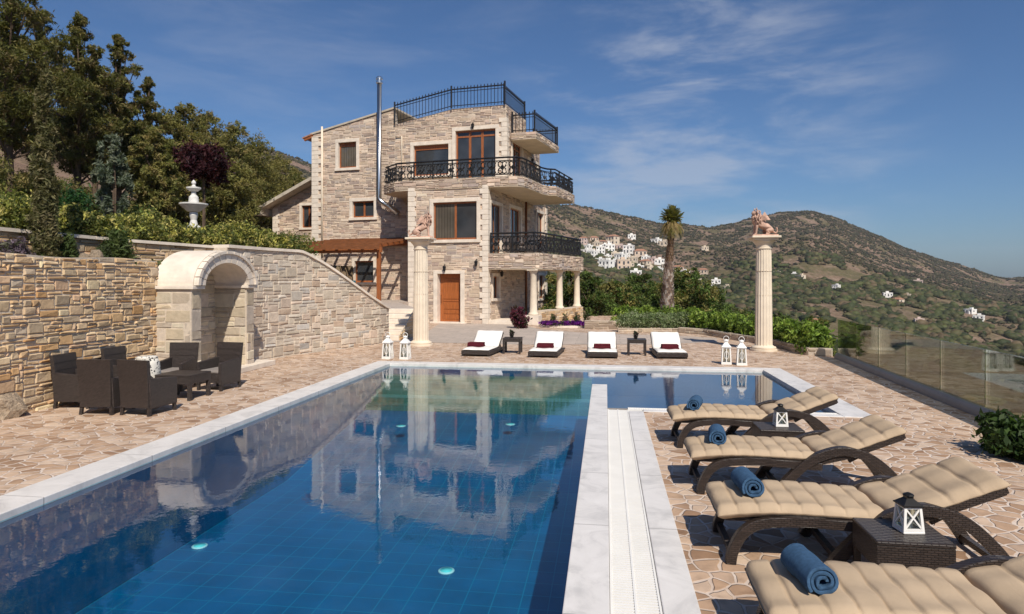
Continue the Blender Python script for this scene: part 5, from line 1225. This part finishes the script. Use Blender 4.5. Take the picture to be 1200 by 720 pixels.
vl = ['at the left frame edge', 'just left of the slim cypress', 'just right of the slim cypress', 'behind the rosemary bush', 'below the weeping cedar', 'right of the weeping cedar', 'above the left end of the niche', 'just left of the white fountain', 'in front of the white fountain', 'just right of the white fountain',
      'above the niche opening', 'below the olive tree right of the fountain', 'left of the last shrub by the pergola', 'at the pergola end of the row']
for i, ((px, d), wl_) in enumerate(zip(vs_, vl)):
    k = (px - 600) / FPX; x, y = d * (-SN + CS * k), d * (CS + SN * k); rr0 = .36 + .06 * math.sin(i * 2.3)
    shrub(x, y, 2.28, rr0, .50 + .08 * math.sin(i * 1.3), 'yellow variegated shrub ' + wl_, VARI, 200 + i, 'variegated_shrub', 5200, .021, GV, clump=14)
# strip plants between the two walls
for (px, d, rx_, rz_, nm, lab, pal) in ((140, 10.15, .22, .50, 'rosemary_bush', 'upright green rosemary bush in the strip above the rubble wall', [(.05, .08, .02), (.07, .10, .03), (.10, .13, .04)]), (122, 10.1, .10, .26, 'rosemary_bush', 'small rosemary sprig left of the larger bush', [(.06, .08, .03)]),
                               (78, 9.5, .14, .38, 'rosemary_bush', 'narrow green bush just right of the cypress foot', [(.06, .09, .025), (.09, .12, .04)]), (18, 8.75, .20, .26, 'lavender_bush', 'greyish lavender bush at the left end of the strip', [(.16, .12, .15), (.12, .12, .08), (.20, .15, .19)])):
    k = (px - 600) / FPX; d = -7.72 / (-SN + CS * k); shrub(-7.72, d * (CS + SN * k), 1.93, rx_, rz_, lab, pal, 300 + int(px), nm, 2600, .018, clump=12, stretch=2.6)
bl = []
k0 = 0
for i in range(40):
    y = 3 + i * .21; bl.append((-7.72 + .1 * math.sin(i * 3.1), y, 1.95, .22, .14, .05, 1))
tag(foliage('ground_cover', bl, 5000, .03, [(.05, .08, .02), (.08, .11, .03), (.11, .12, .04)], M['leaf'], None, 55, 12), kind='stuff')
def rock(x, y, z, r, label, seed, sz=.7):
    bm = bmesh.new(); bmesh.ops.create_icosphere(bm, subdivisions=2, radius=1)
    for v in bm.verts:
        q = v.co * 1.6 + Vector((seed * 3.7, 0, 0)); v.co *= .85 + .28 * mnoise.noise(q) + .22 * mnoise.noise(q * 3.3); v.co.z *= sz
    me = bpy.data.meshes.new('rock'); bm.to_mesh(me); bm.free(); me.materials.append(M['rock']); o = bpy.data.objects.new('rock', me); col.objects.link(o); o.location = (x, y, z); o.scale = (r, r, r); return tag(o, label, 'rock')
p = gp(8, 492); rock(p.x - .22, p.y + .1, .10, .30, 'rough brown boulder at the foot of the rubble wall by the left frame edge', 1, .95); rock(p.x - .42, p.y + .35, .36, .22, 'rough boulder leaning on the rubble wall above the lower boulder', 2, 1.1)
k = (98 - 600) / FPX; d = -7.6 / (-SN + CS * k); rock(-7.6, d * (CS + SN * k), 2.03, .10, 'pale rock in the strip between cypress and rosemary', 3); k = (112 - 600) / FPX; d = -7.7 / (-SN + CS * k); rock(-7.7, d * (CS + SN * k), 2.06, .12, 'pale rock just left of the large rosemary bush', 4, 1)
# understorey of the slope
rgs = random.Random(17); GU = 'bushes of the wooded slope'
us_ = []
for i in range(64):
    px = -70 + 425 * ((i * .618) % 1); d = 11.5 + 16 * rgs.random() ** .8 + max(0, px) * .012; us_.append((px, d))
for i, (px, d) in enumerate(us_):
    x, y, zg = at(px, d)
    if d < 13.0 + max(0, px) * .014 or i % 4 == 3: continue
    r = rgs.uniform(.32, .72); pal = rgs.choice([OLIVE, PINE + GREEN[:2], GREEN, OLIVE, LIME[:1] + GREEN + OLIVE]); 
    shrub(x, y, zg - .1, r, r * rgs.uniform(.9, 1.6), 'bush among the dark undergrowth of the wooded slope', pal, 400 + i, 'bush', 4000, .027, GU, clump=24)
shrub(*at(10, 12.6)[:2], 2.5, .42, .75, 'lime green bush at the left edge above the upper wall', LIME, 470, 'bush', 3800, .022); shrub(*at(88, 12.8)[:2], 2.5, .42, .8, 'dark glossy green bush between cypress and weeping cedar', [(.02, .06, .02), (.03, .09, .03), (.05, .12, .03)], 471, 'bush', 3800, .026)
shrub(*at(175, 16)[:2], at(175, 16)[2], .55, .7, 'yellow green bush between weeping cedar and fountain', LIME + OLIVE, 472, 'bush', 3800, .026)

# right side: planter wall, hedges, palm, flower bed
def low_wall(pts, h, th, label, seed, z0=0):
    b = MB(); fr, L = path_frame(pts); stone_facing(b, lambda a, z, n: fr(a, z, n), 0, L[-1], lambda a: z0, lambda a: z0 + h, [], (.16, .08), [(2, 1), (1, 1), (3, 1), (2, 2)], [(.50, .40, .29), (.42, .33, .25), (.55, .45, .34), (.36, .27, .2)], th, (.006, .02), seed)
    return tag(b.build('low_wall', M['stone'], None, recalc=False), label, 'wall')
low_wall([(2.3, 21.9), (3.0, 21.2), (3.5, 19.6), (4.2, 17.9), (4.42, 16.2), (4.45, 15.75), (4.95, 15.55)], .17, .16, 'low curved stone kerb holding the bright green hedge behind the right column', 81)
def hedge(path, w_, h, z, label, pal, seed, name='hedge', n=9000, size=.05, grp=None):
    P = smooth_path(path, 5); bl = []
    for i, p in enumerate(P):
        for sx in (-.5, 0, .5):
            bl.append((p[0] + sx * w_ * .55, p[1] + .1 * sx, z + h * (.5 + .07 * math.sin(i * 1.9 + sx * 4)), w_ * .30, .28, h * .5, 1))
    return tag(foliage(name, bl, n, size, pal, M['leaf'], None, seed, 16, shell=.6), label, 'hedge', grp)
BR = [(.17, .26, .035), (.22, .32, .05), (.12, .19, .028), (.28, .36, .07), (.09, .14, .025)]
hedge([(4.75, 15.95, 0), (4.72, 17.0, 0), (4.55, 18.2, 0), (4.0, 19.8, 0), (3.55, 21.2, 0), (2.9, 22.3, 0)], .75, .58, .08, 'bright green leafy hedge curving behind the right column', BR, 91, n=26000, size=.034)
hedge([(.55, 24.6, 0), (1.6, 24.5, 0), (3.0, 24.0, 0)], .6, .58, .1, 'clipped bright green hedge behind the lavender bed and palm', BR, 92, n=10000, size=.036)
LAV = [(.21, .27, .12), (.27, .33, .16), (.16, .22, .09), (.31, .34, .21)]
pa, pb = gp(732, 390), gp(822, 390)
hedge([(pa.x + .1, pa.y + .45, 0), ((pa.x + pb.x) / 2, (pa.y + pb.y) / 2 + .4, 0), (pb.x - .1, pb.y + .4, 0)], .75, .50, .1, 'grey green rounded lavender hedge at the foot of the palm', LAV, 93, 'lavender_hedge', 20000, .02)
low_wall([(pa.x - .2, pa.y + .1), (pb.x + .15, pb.y - .02)], .13, .14, 'low stone kerb in front of the lavender hedge', 82)
pq = gp(822, 392); rock(pq.x + .15, pq.y + .05, .08, .17, 'squared brown stone at the right end of the lavender kerb', 6, .8)
wa, wb_ = gp(684, 388), gp(742, 389)
low_wall([(wa.x, wa.y + 1.0), (wb_.x, wb_.y + .9)], .28, .2, 'low beige wall between the flower bed and the lavender hedge', 83)
# palm with tied-up crown
pp = gp(781, 381.5); e = empty('palm_tree', (pp.x, pp.y, 0)); tag(e, 'palm tree with a shaggy patterned trunk and small tuft of fronds', 'palm tree')
dp_ = -SN * pp.x + CS * pp.y; hp = ztop(238, dp_); ht = ztop(266, dp_)
b = MB(); b.cur = (.32, .23, .17); rows = 34; sway = lambda t: .10 * t + .10 * t * t
rgp = random.Random(6)
b.tube([(sway(i / 8), 0, ht * i / 8) for i in range(9)], .215, 12, scale=[1.1, 1.05, .98, .86, .72, .58, .48, .42, .40])
def trr(t): return .215 * float(np.interp(t, [0, .25, .5, .75, 1], [1.1, .98, .72, .48, .40]))
for i in range(rows):                                  # cut leaf bases, pale ends up
    t = i / rows; m = 11
    for j in range(m):
        a = 2 * math.pi * (j + .5 * (i % 2)) / m + i * .06; r = trr(t); c = Vector((sway(t), 0, ht * t)); o_ = Vector((math.cos(a), math.sin(a), 0)); s_ = Vector((-math.sin(a), math.cos(a), 0)); wd = r * .30; hh = ht / rows
        cc = rgp.choice([(.74, .60, .51), (.80, .67, .58), (.34, .24, .19), (.26, .18, .14), (.80, .70, .60)]) if t < .62 else rgp.choice([(.25, .15, .08), (.32, .19, .10), (.20, .12, .07)])
        p0, p1 = c + o_ * r * .98, c + o_ * (r * 1.0 + .065) + Vector((0, 0, hh * 1.25))
        vs = [p0 - s_ * wd, p0 + s_ * wd, p1 + s_ * wd * .45, p1 - s_ * wd * .45, p1 - o_ * .05 + s_ * wd * .4, p1 - o_ * .05 - s_ * wd * .4]
        b.add(vs, [(0, 1, 2, 3), (3, 2, 4, 5)], cc)
b.build('trunk', M['palm_bark'], e, recalc=False)
V = []; C_ = []; rgp = np.random.default_rng(5)
tx = sway(1)
for i in range(230):
    up_ = i / 230; a = rgp.uniform(0, 2 * math.pi); L_ = rgp.uniform(.55, .82); el = rgp.uniform(.45, 1.5) if up_ > .35 else rgp.uniform(.1, .8); drop = rgp.uniform(.3, .75) if up_ > .35 else rgp.uniform(1.0, 1.6)
    base = np.array([tx, 0, ht + .05]); pts = []
    for s in np.linspace(0, 1, 6):
        rr0 = L_ * s * math.cos(el) * .62; pts.append(base + np.array([rr0 * math.cos(a), rr0 * math.sin(a), L_ * s * math.sin(el) + .28 * s - drop * .62 * s * s]))
    cc = np.array([(.13, .145, .035), (.18, .17, .04), (.28, .21, .08), (.36, .26, .12)][rgp.integers(0, 2) if up_ > .5 else rgp.integers(1, 4)])
    for s in range(5):
        p, q = pts[s], pts[s + 1]; t_ = q - p; t_ /= np.linalg.norm(t_); sd = np.cross(t_, [0, 0, 1]); sd /= np.linalg.norm(sd) + 1e-6
        for f in range(4):
            for sg in (-1, 1):
                o_ = p + (q - p) * (f / 4); ln = .16 * (1 - .5 * abs(s / 5 - .4)); tip = o_ + sd * sg * ln * .55 + t_ * ln * .7 + np.array([0, 0, -.05])
                V += [o_, o_ + t_ * .022, tip, o_ + (tip - o_) * .5 - t_ * .008]; C_ += [cc * rgp.uniform(.7, 1.3)] * 4
V = np.array(V); numesh('crown', V, np.arange(len(V)).reshape(-1, 4), np.array(C_), M['leaf'], e)
# trees beyond the terrace
GT = 'leafy trees beyond the terrace hedge'
for i, (px, d, top, wpx, lab) in enumerate(((664, 33, 308, 60, 'leafy green tree right behind the porch columns'), (692, 32, 320, 56, 'dark leafy tree left of the palm behind the low wall'), (718, 34, 330, 60, 'round leafy tree between porch and palm'), (747, 35, 322, 60, 'leafy tree just left of the palm trunk'),
                                    (803, 33, 316, 74, 'tall leafy tree just right of the palm trunk'), (832, 36, 346, 60, 'low leafy tree halfway between palm and right column'), (770, 39, 330, 50, 'leafy tree hidden behind the palm trunk'), (640, 38, 330, 50, 'leafy tree seen between the porch columns'), (868, 40, 364, 50, 'low dark tree left of the right column'), (915, 42, 368, 50, 'low dark tree right of the right column'), (955, 45, 372, 46, 'low dark tree above the end of the bright hedge'))):
    tree(px, d, top, wpx, lab, GREEN + [(.10, .11, .03)] if i % 2 else GREEN[:2] + OLIVE[:3], 160 + i, 'leafy_tree', 18000, .05, GT, low=.08, lobes=15, clump=30, tight=.14, dome=True)
# flower bed by the porch
fa_, fb_ = gp(634, 384), gp(690, 383.5)
e = empty('flower_bed', ((fa_.x + fb_.x) / 2, fa_.y + .25, 0)); tag(e, 'half round bed of vivid purple flowers at the foot of the porch', 'flower bed')
hw_ = (fb_.x - fa_.x) / 2
b = MB(); b.sweep([(hw_ * 1.05 * math.cos(a), -.42 * math.sin(a) + .12, .02) for a in [math.pi * i / 16 for i in range(17)]], [(-.06, -.04), (.06, -.04), (.06, .05), (-.06, .05)]); b.build('kerb', M['quoin'], e)
b = MB(); b.prism([(hw_ * math.cos(a), -.40 * math.sin(a) + .12) for a in [math.pi * i / 16 for i in range(17)]], .01, .05); b.build('soil', M['soil'], e)
foliage('purple_flowers', [(hw_ * .8 * math.cos(i * 1.3), -.06 + .14 * math.sin(i * 2.2), .15, .24, .2, .06, 1) for i in range(14)], 3500, .028, [(.13, .012, .20), (.17, .02, .26), (.09, .008, .15), (.20, .03, .22), (.04, .06, .02)], M['leaf'], e, 12, 10)
for i, px in enumerate((648, 662, 676, 687)):
    q = gp(px, 380.5); shrub(q.x, q.y + .25, .02, .12, .36, ['small rose bush at the left end of the purple bed', 'small rose bush left of centre behind the purple flowers', 'small rose bush right of centre behind the purple flowers', 'small rose bush at the right end of the purple bed'][i], [(.05, .08, .025), (.09, .11, .04), (.30, .22, .16)], 500 + i, 'rose_bush', 500, .03, 'rose bushes behind the purple flowers', clump=8)
q = gp(609, 385); shrub(q.x, q.y, .0, .33, .62, 'dark red bougainvillea beside the porch column pedestal', [(.10, .018, .03), (.14, .03, .05), (.05, .04, .02), (.20, .04, .08), (.06, .015, .02)], 510, 'bougainvillea', 2200, .035)
q = gp(640, 378); shrub(q.x, q.y + .8, .1, .35, .45, 'green bush growing inside the porch wall', GREEN + OLIVE, 511, 'bush', 1400, .04)
shrub(4.02, 6.98, .0, .44, .33, 'leafy dark green shrub at the right frame edge by the balustrade', [(.03, .06, .015), (.05, .09, .02), (.08, .12, .035), (.04, .07, .02)], 512, 'shrub', 5200, .030, clump=14)

# ------------------------------------------------------------------ far scrub and valley trees (one mass)
def scrub(name, n, r0, r1, s0, s1, px0, px1, seed, thr, pal, octa=False):
    rg = np.random.default_rng(seed); px = rg.uniform(px0, px1, n); r = np.sqrt(rg.uniform(r0 ** 2, r1 ** 2, n)); k = (px - 600) / FPX; d = r / np.sqrt(1 + k * k)
    x = d * (-SN + CS * k); y = d * (CS + SN * k); nz_ = .45 * fbm(x / 70 + 9, y / 70 + 3, 4) + .75 * fbm(x / 13, y / 13, 3)
    keep = nz_ > thr; x, y, r = x[keep], y[keep], r[keep]; z = terrain_z(x, y); m = len(x)
    ph = (1 + 5 ** .5) / 2; I = np.array([(-1, ph, 0), (1, ph, 0), (-1, -ph, 0), (1, -ph, 0), (0, -1, ph), (0, 1, ph), (0, -1, -ph), (0, 1, -ph), (ph, 0, -1), (ph, 0, 1), (-ph, 0, -1), (-ph, 0, 1)]) / 1.9
    Fc = np.array([(0, 11, 5), (0, 5, 1), (0, 1, 7), (0, 7, 10), (0, 10, 11), (1, 5, 9), (5, 11, 4), (11, 10, 2), (10, 7, 6), (7, 1, 8), (3, 9, 4), (3, 4, 2), (3, 2, 6), (3, 6, 8), (3, 8, 9), (4, 9, 5), (2, 4, 11), (6, 2, 10), (8, 6, 7), (9, 8, 1)])
    if octa: I = np.array([(1, 0, 0), (-1, 0, 0), (0, 1, 0), (0, -1, 0), (0, 0, 1), (0, 0, -1)]); Fc = np.array([(0, 2, 4), (2, 1, 4), (1, 3, 4), (3, 0, 4), (2, 0, 5), (1, 2, 5), (3, 1, 5), (0, 3, 5)])
    q_ = len(I)
    s = rg.uniform(s0, s1, m) * rg.uniform(.6, 1.2, m); V = I[None] * rg.uniform(.6, 1.35, (m, q_, 1)) * s[:, None, None] * np.stack([rg.uniform(.8, 1.5, m), rg.uniform(.8, 1.5, m), rg.uniform(.6, 1.0, m)], 1)[:, None, :]
    V = V + np.stack([x, y, z + s * .25], 1)[:, None, :]; pal = np.array(pal); cc = pal[rg.integers(0, len(pal), m)] * rg.uniform(.7, 1.3, (m, 1))
    C3 = np.repeat(cc[:, None, :], q_, 1) * rg.uniform(.8, 1.2, (m, q_, 1))
    return tag(numesh(name, V.reshape(-1, 3), (Fc[None] + q_ * np.arange(m)[:, None, None]).reshape(-1, 3), C3.reshape(-1, 3), M['leaf'], smooth=False), kind='stuff')
SCR = [(0.06, 0.06, 0.025), (0.076, 0.07, 0.032), (0.098, 0.083, 0.043), (0.068, 0.066, 0.029), (0.128, 0.098, 0.06)]
scrub('hill_scrub', 150000, 260, 1050, .5, 1.6, -80, 1260, 21, -.10, SCR, octa=True)
scrub('valley_woodland', 30000, 85, 480, .9, 2.6, 600, 1330, 22, -.06, [(.055, .07, .022), (.075, .088, .028), (.095, .105, .034), (.065, .072, .027), (.12, .11, .045), (.15, .11, .06)])
scrub('slope_shrubs', 2600, 20, 95, .25, .8, 880, 1500, 23, -.02, SCR + OLIVE)
n_ = 60000; px_ = rng.uniform(930, 1420, n_); r_ = rng.uniform(8, 55, n_); k_ = (px_ - 600) / FPX; d_g = r_ / np.sqrt(1 + k_ * k_); x_ = d_g * (-SN + CS * k_); y_ = d_g * (CS + SN * k_)
kp = (x_ - np.interp(y_, XR_Y, XR_X) > .35) & (fbm(x_ / 2.5, y_ / 2.5, 3) > -.12); x_, y_ = x_[kp], y_[kp]; z_ = terrain_z(x_, y_); m_ = len(x_)
P0 = np.stack([x_, y_, z_ - .02], 1); aa = rng.uniform(0, 6.28, m_); sd = np.stack([np.cos(aa), np.sin(aa), 0 * aa], 1) * rng.uniform(.01, .03, (m_, 1)); tp = P0 + np.stack([rng.normal(0, .08, m_), rng.normal(0, .08, m_), rng.uniform(.10, .34, m_)], 1)
Vg = np.stack([P0 - sd, P0 + sd, tp + sd * .3, tp - sd * .3], 1).reshape(-1, 3); pg_ = np.array([(.30, .25, .12), (.22, .20, .08), (.14, .15, .05), (.36, .30, .17), (.10, .12, .04)])
tag(numesh('dry_grass', Vg, np.arange(m_ * 4).reshape(-1, 4), np.repeat(pg_[rng.integers(0, 5, m_)] * rng.uniform(.7, 1.2, (m_, 1)), 4, 0), M['leaf']), kind='stuff')

# ------------------------------------------------------------------ village houses on the hill
def paint(n, c): 
    if n not in M: M[n] = pm(n, c, .8, .08, .8)
    return M[n]
paint('wash_white', (.80, .77, .72)); paint('wash_cream', (.62, .52, .40)); paint('wash_orange', (.60, .47, .36)); paint('wash_pink', (.60, .47, .41)); paint('dark_opening', (.035, .04, .05))
GH = 'houses of the hillside village'
PROT = {}
def proto(colr, roof, storeys):
    key = (colr, roof, storeys)
    if key in PROT: return dup(PROT[key])
    h = 3.0 * storeys; e = empty('village_house', (0, 0, 0))
    b = MB(); b.box(-4, 4, -3.5, 3.5, -3, h); b.box(-4.2, 2.0, -4.6, -3.502, -3, h * .52)
    wl_ = b.build('wall', M['wash_' + colr], e)
    b = MB()
    if roof == 'flat':
        for x0, x1, y0_, y1_ in ((-4.1, 4.1, -3.6, -3.35), (-4.1, 4.1, 3.35, 3.6), (-4.1, -3.85, -3.35, 3.35), (3.85, 4.1, -3.35, 3.35)): b.box(x0, x1, y0_, y1_, h - .2, h + .5)
        b.box(-1.2, 1.4, .5, 2.8, h + .02, h + 1.9)
    else:
        b.add([(-4.4, -3.9, h), (4.4, -3.9, h), (4.4, 3.9, h), (-4.4, 3.9, h), (-2, 0, h + 1.5), (2, 0, h + 1.5)], [(0, 1, 5, 4), (1, 2, 5), (2, 3, 4, 5), (3, 0, 4), (3, 2, 1, 0)])
    b.build('roof', M['wash_' + colr] if roof == 'flat' else M['tile'], e)
    for s in range(storeys):
        for xx in (-2.8, 0, 2.7):
            b = MB(); y_ = -4.62 if (s == 0 and xx < 1.5) else -3.52; b.box(xx - .55, xx + .55, y_, y_ + .05, s * 3 + (.2 if (xx == 0) else .9), s * 3 + 2.3); b.build('window', M['dark_opening'], e)
        b = MB(); b.box(3.98, 4.03, -1.2, .2, s * 3 + .9, s * 3 + 2.2); b.build('window', M['dark_opening'], e)
    PROT[key] = e; return e
VH = [(684, 287, 9, 'pink', 'tile', 2, 'pink tiled house at the top left of the village beside the balcony'), (686, 297, 10, 'white', 'flat', 1, 'white flat house at the left edge of the village'), (694, 303, 10, 'white', 'flat', 2, 'white two storey house low on the left of the village'),
      (704, 298, 10, 'white', 'flat', 2, 'white two storey house in the left middle of the village'), (714, 296, 11, 'white', 'flat', 2, 'white house at the crowded centre of the village'), (712, 304, 10, 'white', 'flat', 1, 'white low house just under the crowded centre of the village'), (711, 317, 14, 'white', 'flat', 2, 'white house with dark windows at the bottom of the village'),
      (727, 307, 11, 'white', 'flat', 2, 'white house on the right of the village centre'), (737, 297, 11, 'white', 'flat', 2, 'white tall house on the upper right of the village'), (730, 317, 15, 'orange', 'flat', 2, 'tan orange house at the bottom right of the village'), (745, 323, 13, 'white', 'flat', 1, 'white low house below the tan orange house'),
      (706, 287, 9, 'orange', 'tile', 1, 'orange tiled house on the upper rim of the village'), (718, 287, 12, 'cream', 'tile', 2, 'cream tiled house high in the village'), (727, 292, 10, 'pink', 'flat', 1, 'pink house between the high cream house and the tall white house'), (696, 283, 10, 'orange', 'tile', 1, 'terracotta house topmost on the left of the village'),
      (750, 300, 14, 'orange', 'tile', 1, 'long tan tiled house right of the tall white house'), (741, 307, 11, 'cream', 'flat', 1, 'cream house under the tall white house'), (756, 311, 11, 'cream', 'tile', 1, 'cream tiled house on the village street left of the palm'), (765, 307, 10, 'pink', 'flat', 1, 'pink house on the upper side of the village street'),
      (773, 309, 11, 'white', 'flat', 1, 'white house behind the palm trunk'), (763, 318, 11, 'cream', 'flat', 1, 'cream house lower on the village street'), (772, 319, 10, 'white', 'flat', 1, 'white low house lowest on the village street left of the palm'), (794, 318, 11, 'pink', 'tile', 1, 'pink tiled house just right of the palm'),
      (802, 322, 10, 'white', 'flat', 1, 'white house at the right end of the village street'), (824, 325, 13, 'orange', 'tile', 2, 'orange house alone above the trees right of the palm'), (817, 331, 11, 'cream', 'flat', 1, 'cream house just below the lone orange house'), (839, 337, 13, 'white', 'flat', 2, 'white house above the trees between palm and right column'),
      (851, 341, 13, 'cream', 'flat', 1, 'cream long house left of the right column'), (769, 285, 10, 'white', 'flat', 1, 'white house high on the hill left of the palm crown'), (778, 288, 11, 'cream', 'flat', 1, 'cream house high on the hill beside the palm crown'), (740, 280, 9, 'white', 'flat', 1, 'white house alone above the village'), (826, 293, 10, 'cream', 'flat', 1, 'cream house alone on the brown slope right of the palm crown'),
      (930, 325, 12, 'white', 'flat', 1, 'white house on the hill just right of the right column'), (938, 330, 11, 'cream', 'flat', 2, 'cream house below the white one right of the column'), (980, 340, 9, 'white', 'flat', 2, 'small white house in the middle of the dark slope'), (1076, 333, 12, 'pink', 'flat', 1, 'pink house high on the right hillside'),
      (1040, 348, 12, 'white', 'flat', 1, 'white flat house in the middle of the right hillside'), (1063, 348, 9, 'cream', 'flat', 1, 'cream house right of the flat white one on the hillside'), (1052, 355, 13, 'cream', 'tile', 1, 'cream tiled house below the flat white one on the hillside'), (1137, 367, 12, 'white', 'flat', 1, 'white house on the far right slope, upper one'),
      (1147, 375, 13, 'white', 'flat', 1, 'white house on the far right slope, lower one'), (1077, 382, 12, 'pink', 'flat', 2, 'pink striped house just above the glass balustrade'), (953, 380, 14, 'cream', 'tile', 1, 'cream tiled house close behind the end of the bright hedge'), (912, 322, 10, 'cream', 'flat', 1, 'cream house touching the right column edge on the hill')]
VH += [(689, 292, 9, 'white', 'flat', 1, 'white house squeezed between the two left edge houses of the village'), (700, 292, 9, 'cream', 'flat', 2, 'cream house just left of the crowded centre of the village'), (709, 291, 9, 'white', 'flat', 1, 'white house under the orange tiled house on the upper rim'), (721, 301, 10, 'cream', 'flat', 1, 'cream house touching the right side of the crowded village centre'), (703, 307, 9, 'white', 'flat', 1, 'white low house between the two lowest white houses on the left'), (719, 310, 10, 'white', 'flat', 1, 'white house just above the tan orange house at the bottom'), (733, 303, 9, 'white', 'flat', 1, 'white house at the foot of the tall white house'), (738, 313, 10, 'cream', 'flat', 1, 'cream house right of the tan orange house'), (749, 316, 10, 'white', 'flat', 1, 'white house on the lower start of the village street'), (757, 305, 9, 'white', 'flat', 1, 'white house at the right end of the long tan tiled house'), (781, 314, 9, 'cream', 'flat', 1, 'cream house against the left edge of the palm trunk'), (787, 321, 9, 'white', 'flat', 1, 'white house against the right edge of the palm trunk'), (696, 297, 8, 'orange', 'flat', 1, 'tan house in the left middle of the village'), (714, 287, 8, 'white', 'flat', 1, 'white house between the two tiled houses on the upper rim')]
for i, (px, py, wpx, colr, roof, stn, lab) in enumerate(VH):
    P, d = ground_hit(px, py); o = proto(colr, roof, stn); s = wpx * d / FPX / (8.0 if px < 810 else 10.0); o.location = P; o.scale = (s, s, s * 1.05); o.rotation_euler = (0, 0, -.25 + .9 * math.sin(i * 5.1) * .5 - math.atan((px - 600) / FPX) + TH); tag(o, lab, 'house', GH)

# ------------------------------------------------------------------ the air
def haze(density):
    m = bpy.data.materials.new('air'); m.use_nodes = True; t = m.node_tree; t.nodes.clear(); o = N(t, 'ShaderNodeOutputMaterial'); v = N(t, 'ShaderNodeVolumePrincipled')
    v.inputs['Color'].default_value = (.80, .87, 1, 1); v.inputs['Density'].default_value = density; v.inputs['Anisotropy'].default_value = .0
    t.links.new(v.outputs[0], o.inputs['Volume'])
    zlo, zhi = float(Z.min()) - 1, max(float(Z.max()), 14) + 1
    b = MB(); b.box(-2700, 2700, -2700, 2700, zlo, zhi); return tag(b.build('haze', m), kind='stuff')
haze(.00011)
cy.volume_bounces = 0

# ------------------------------------------------------------------ to metres
for o in list(col.objects):
    if o.parent is None:
        o.location = Vector(o.location) * K
        if o.type not in ('CAMERA', 'LIGHT'): o.scale = Vector(o.scale) * K
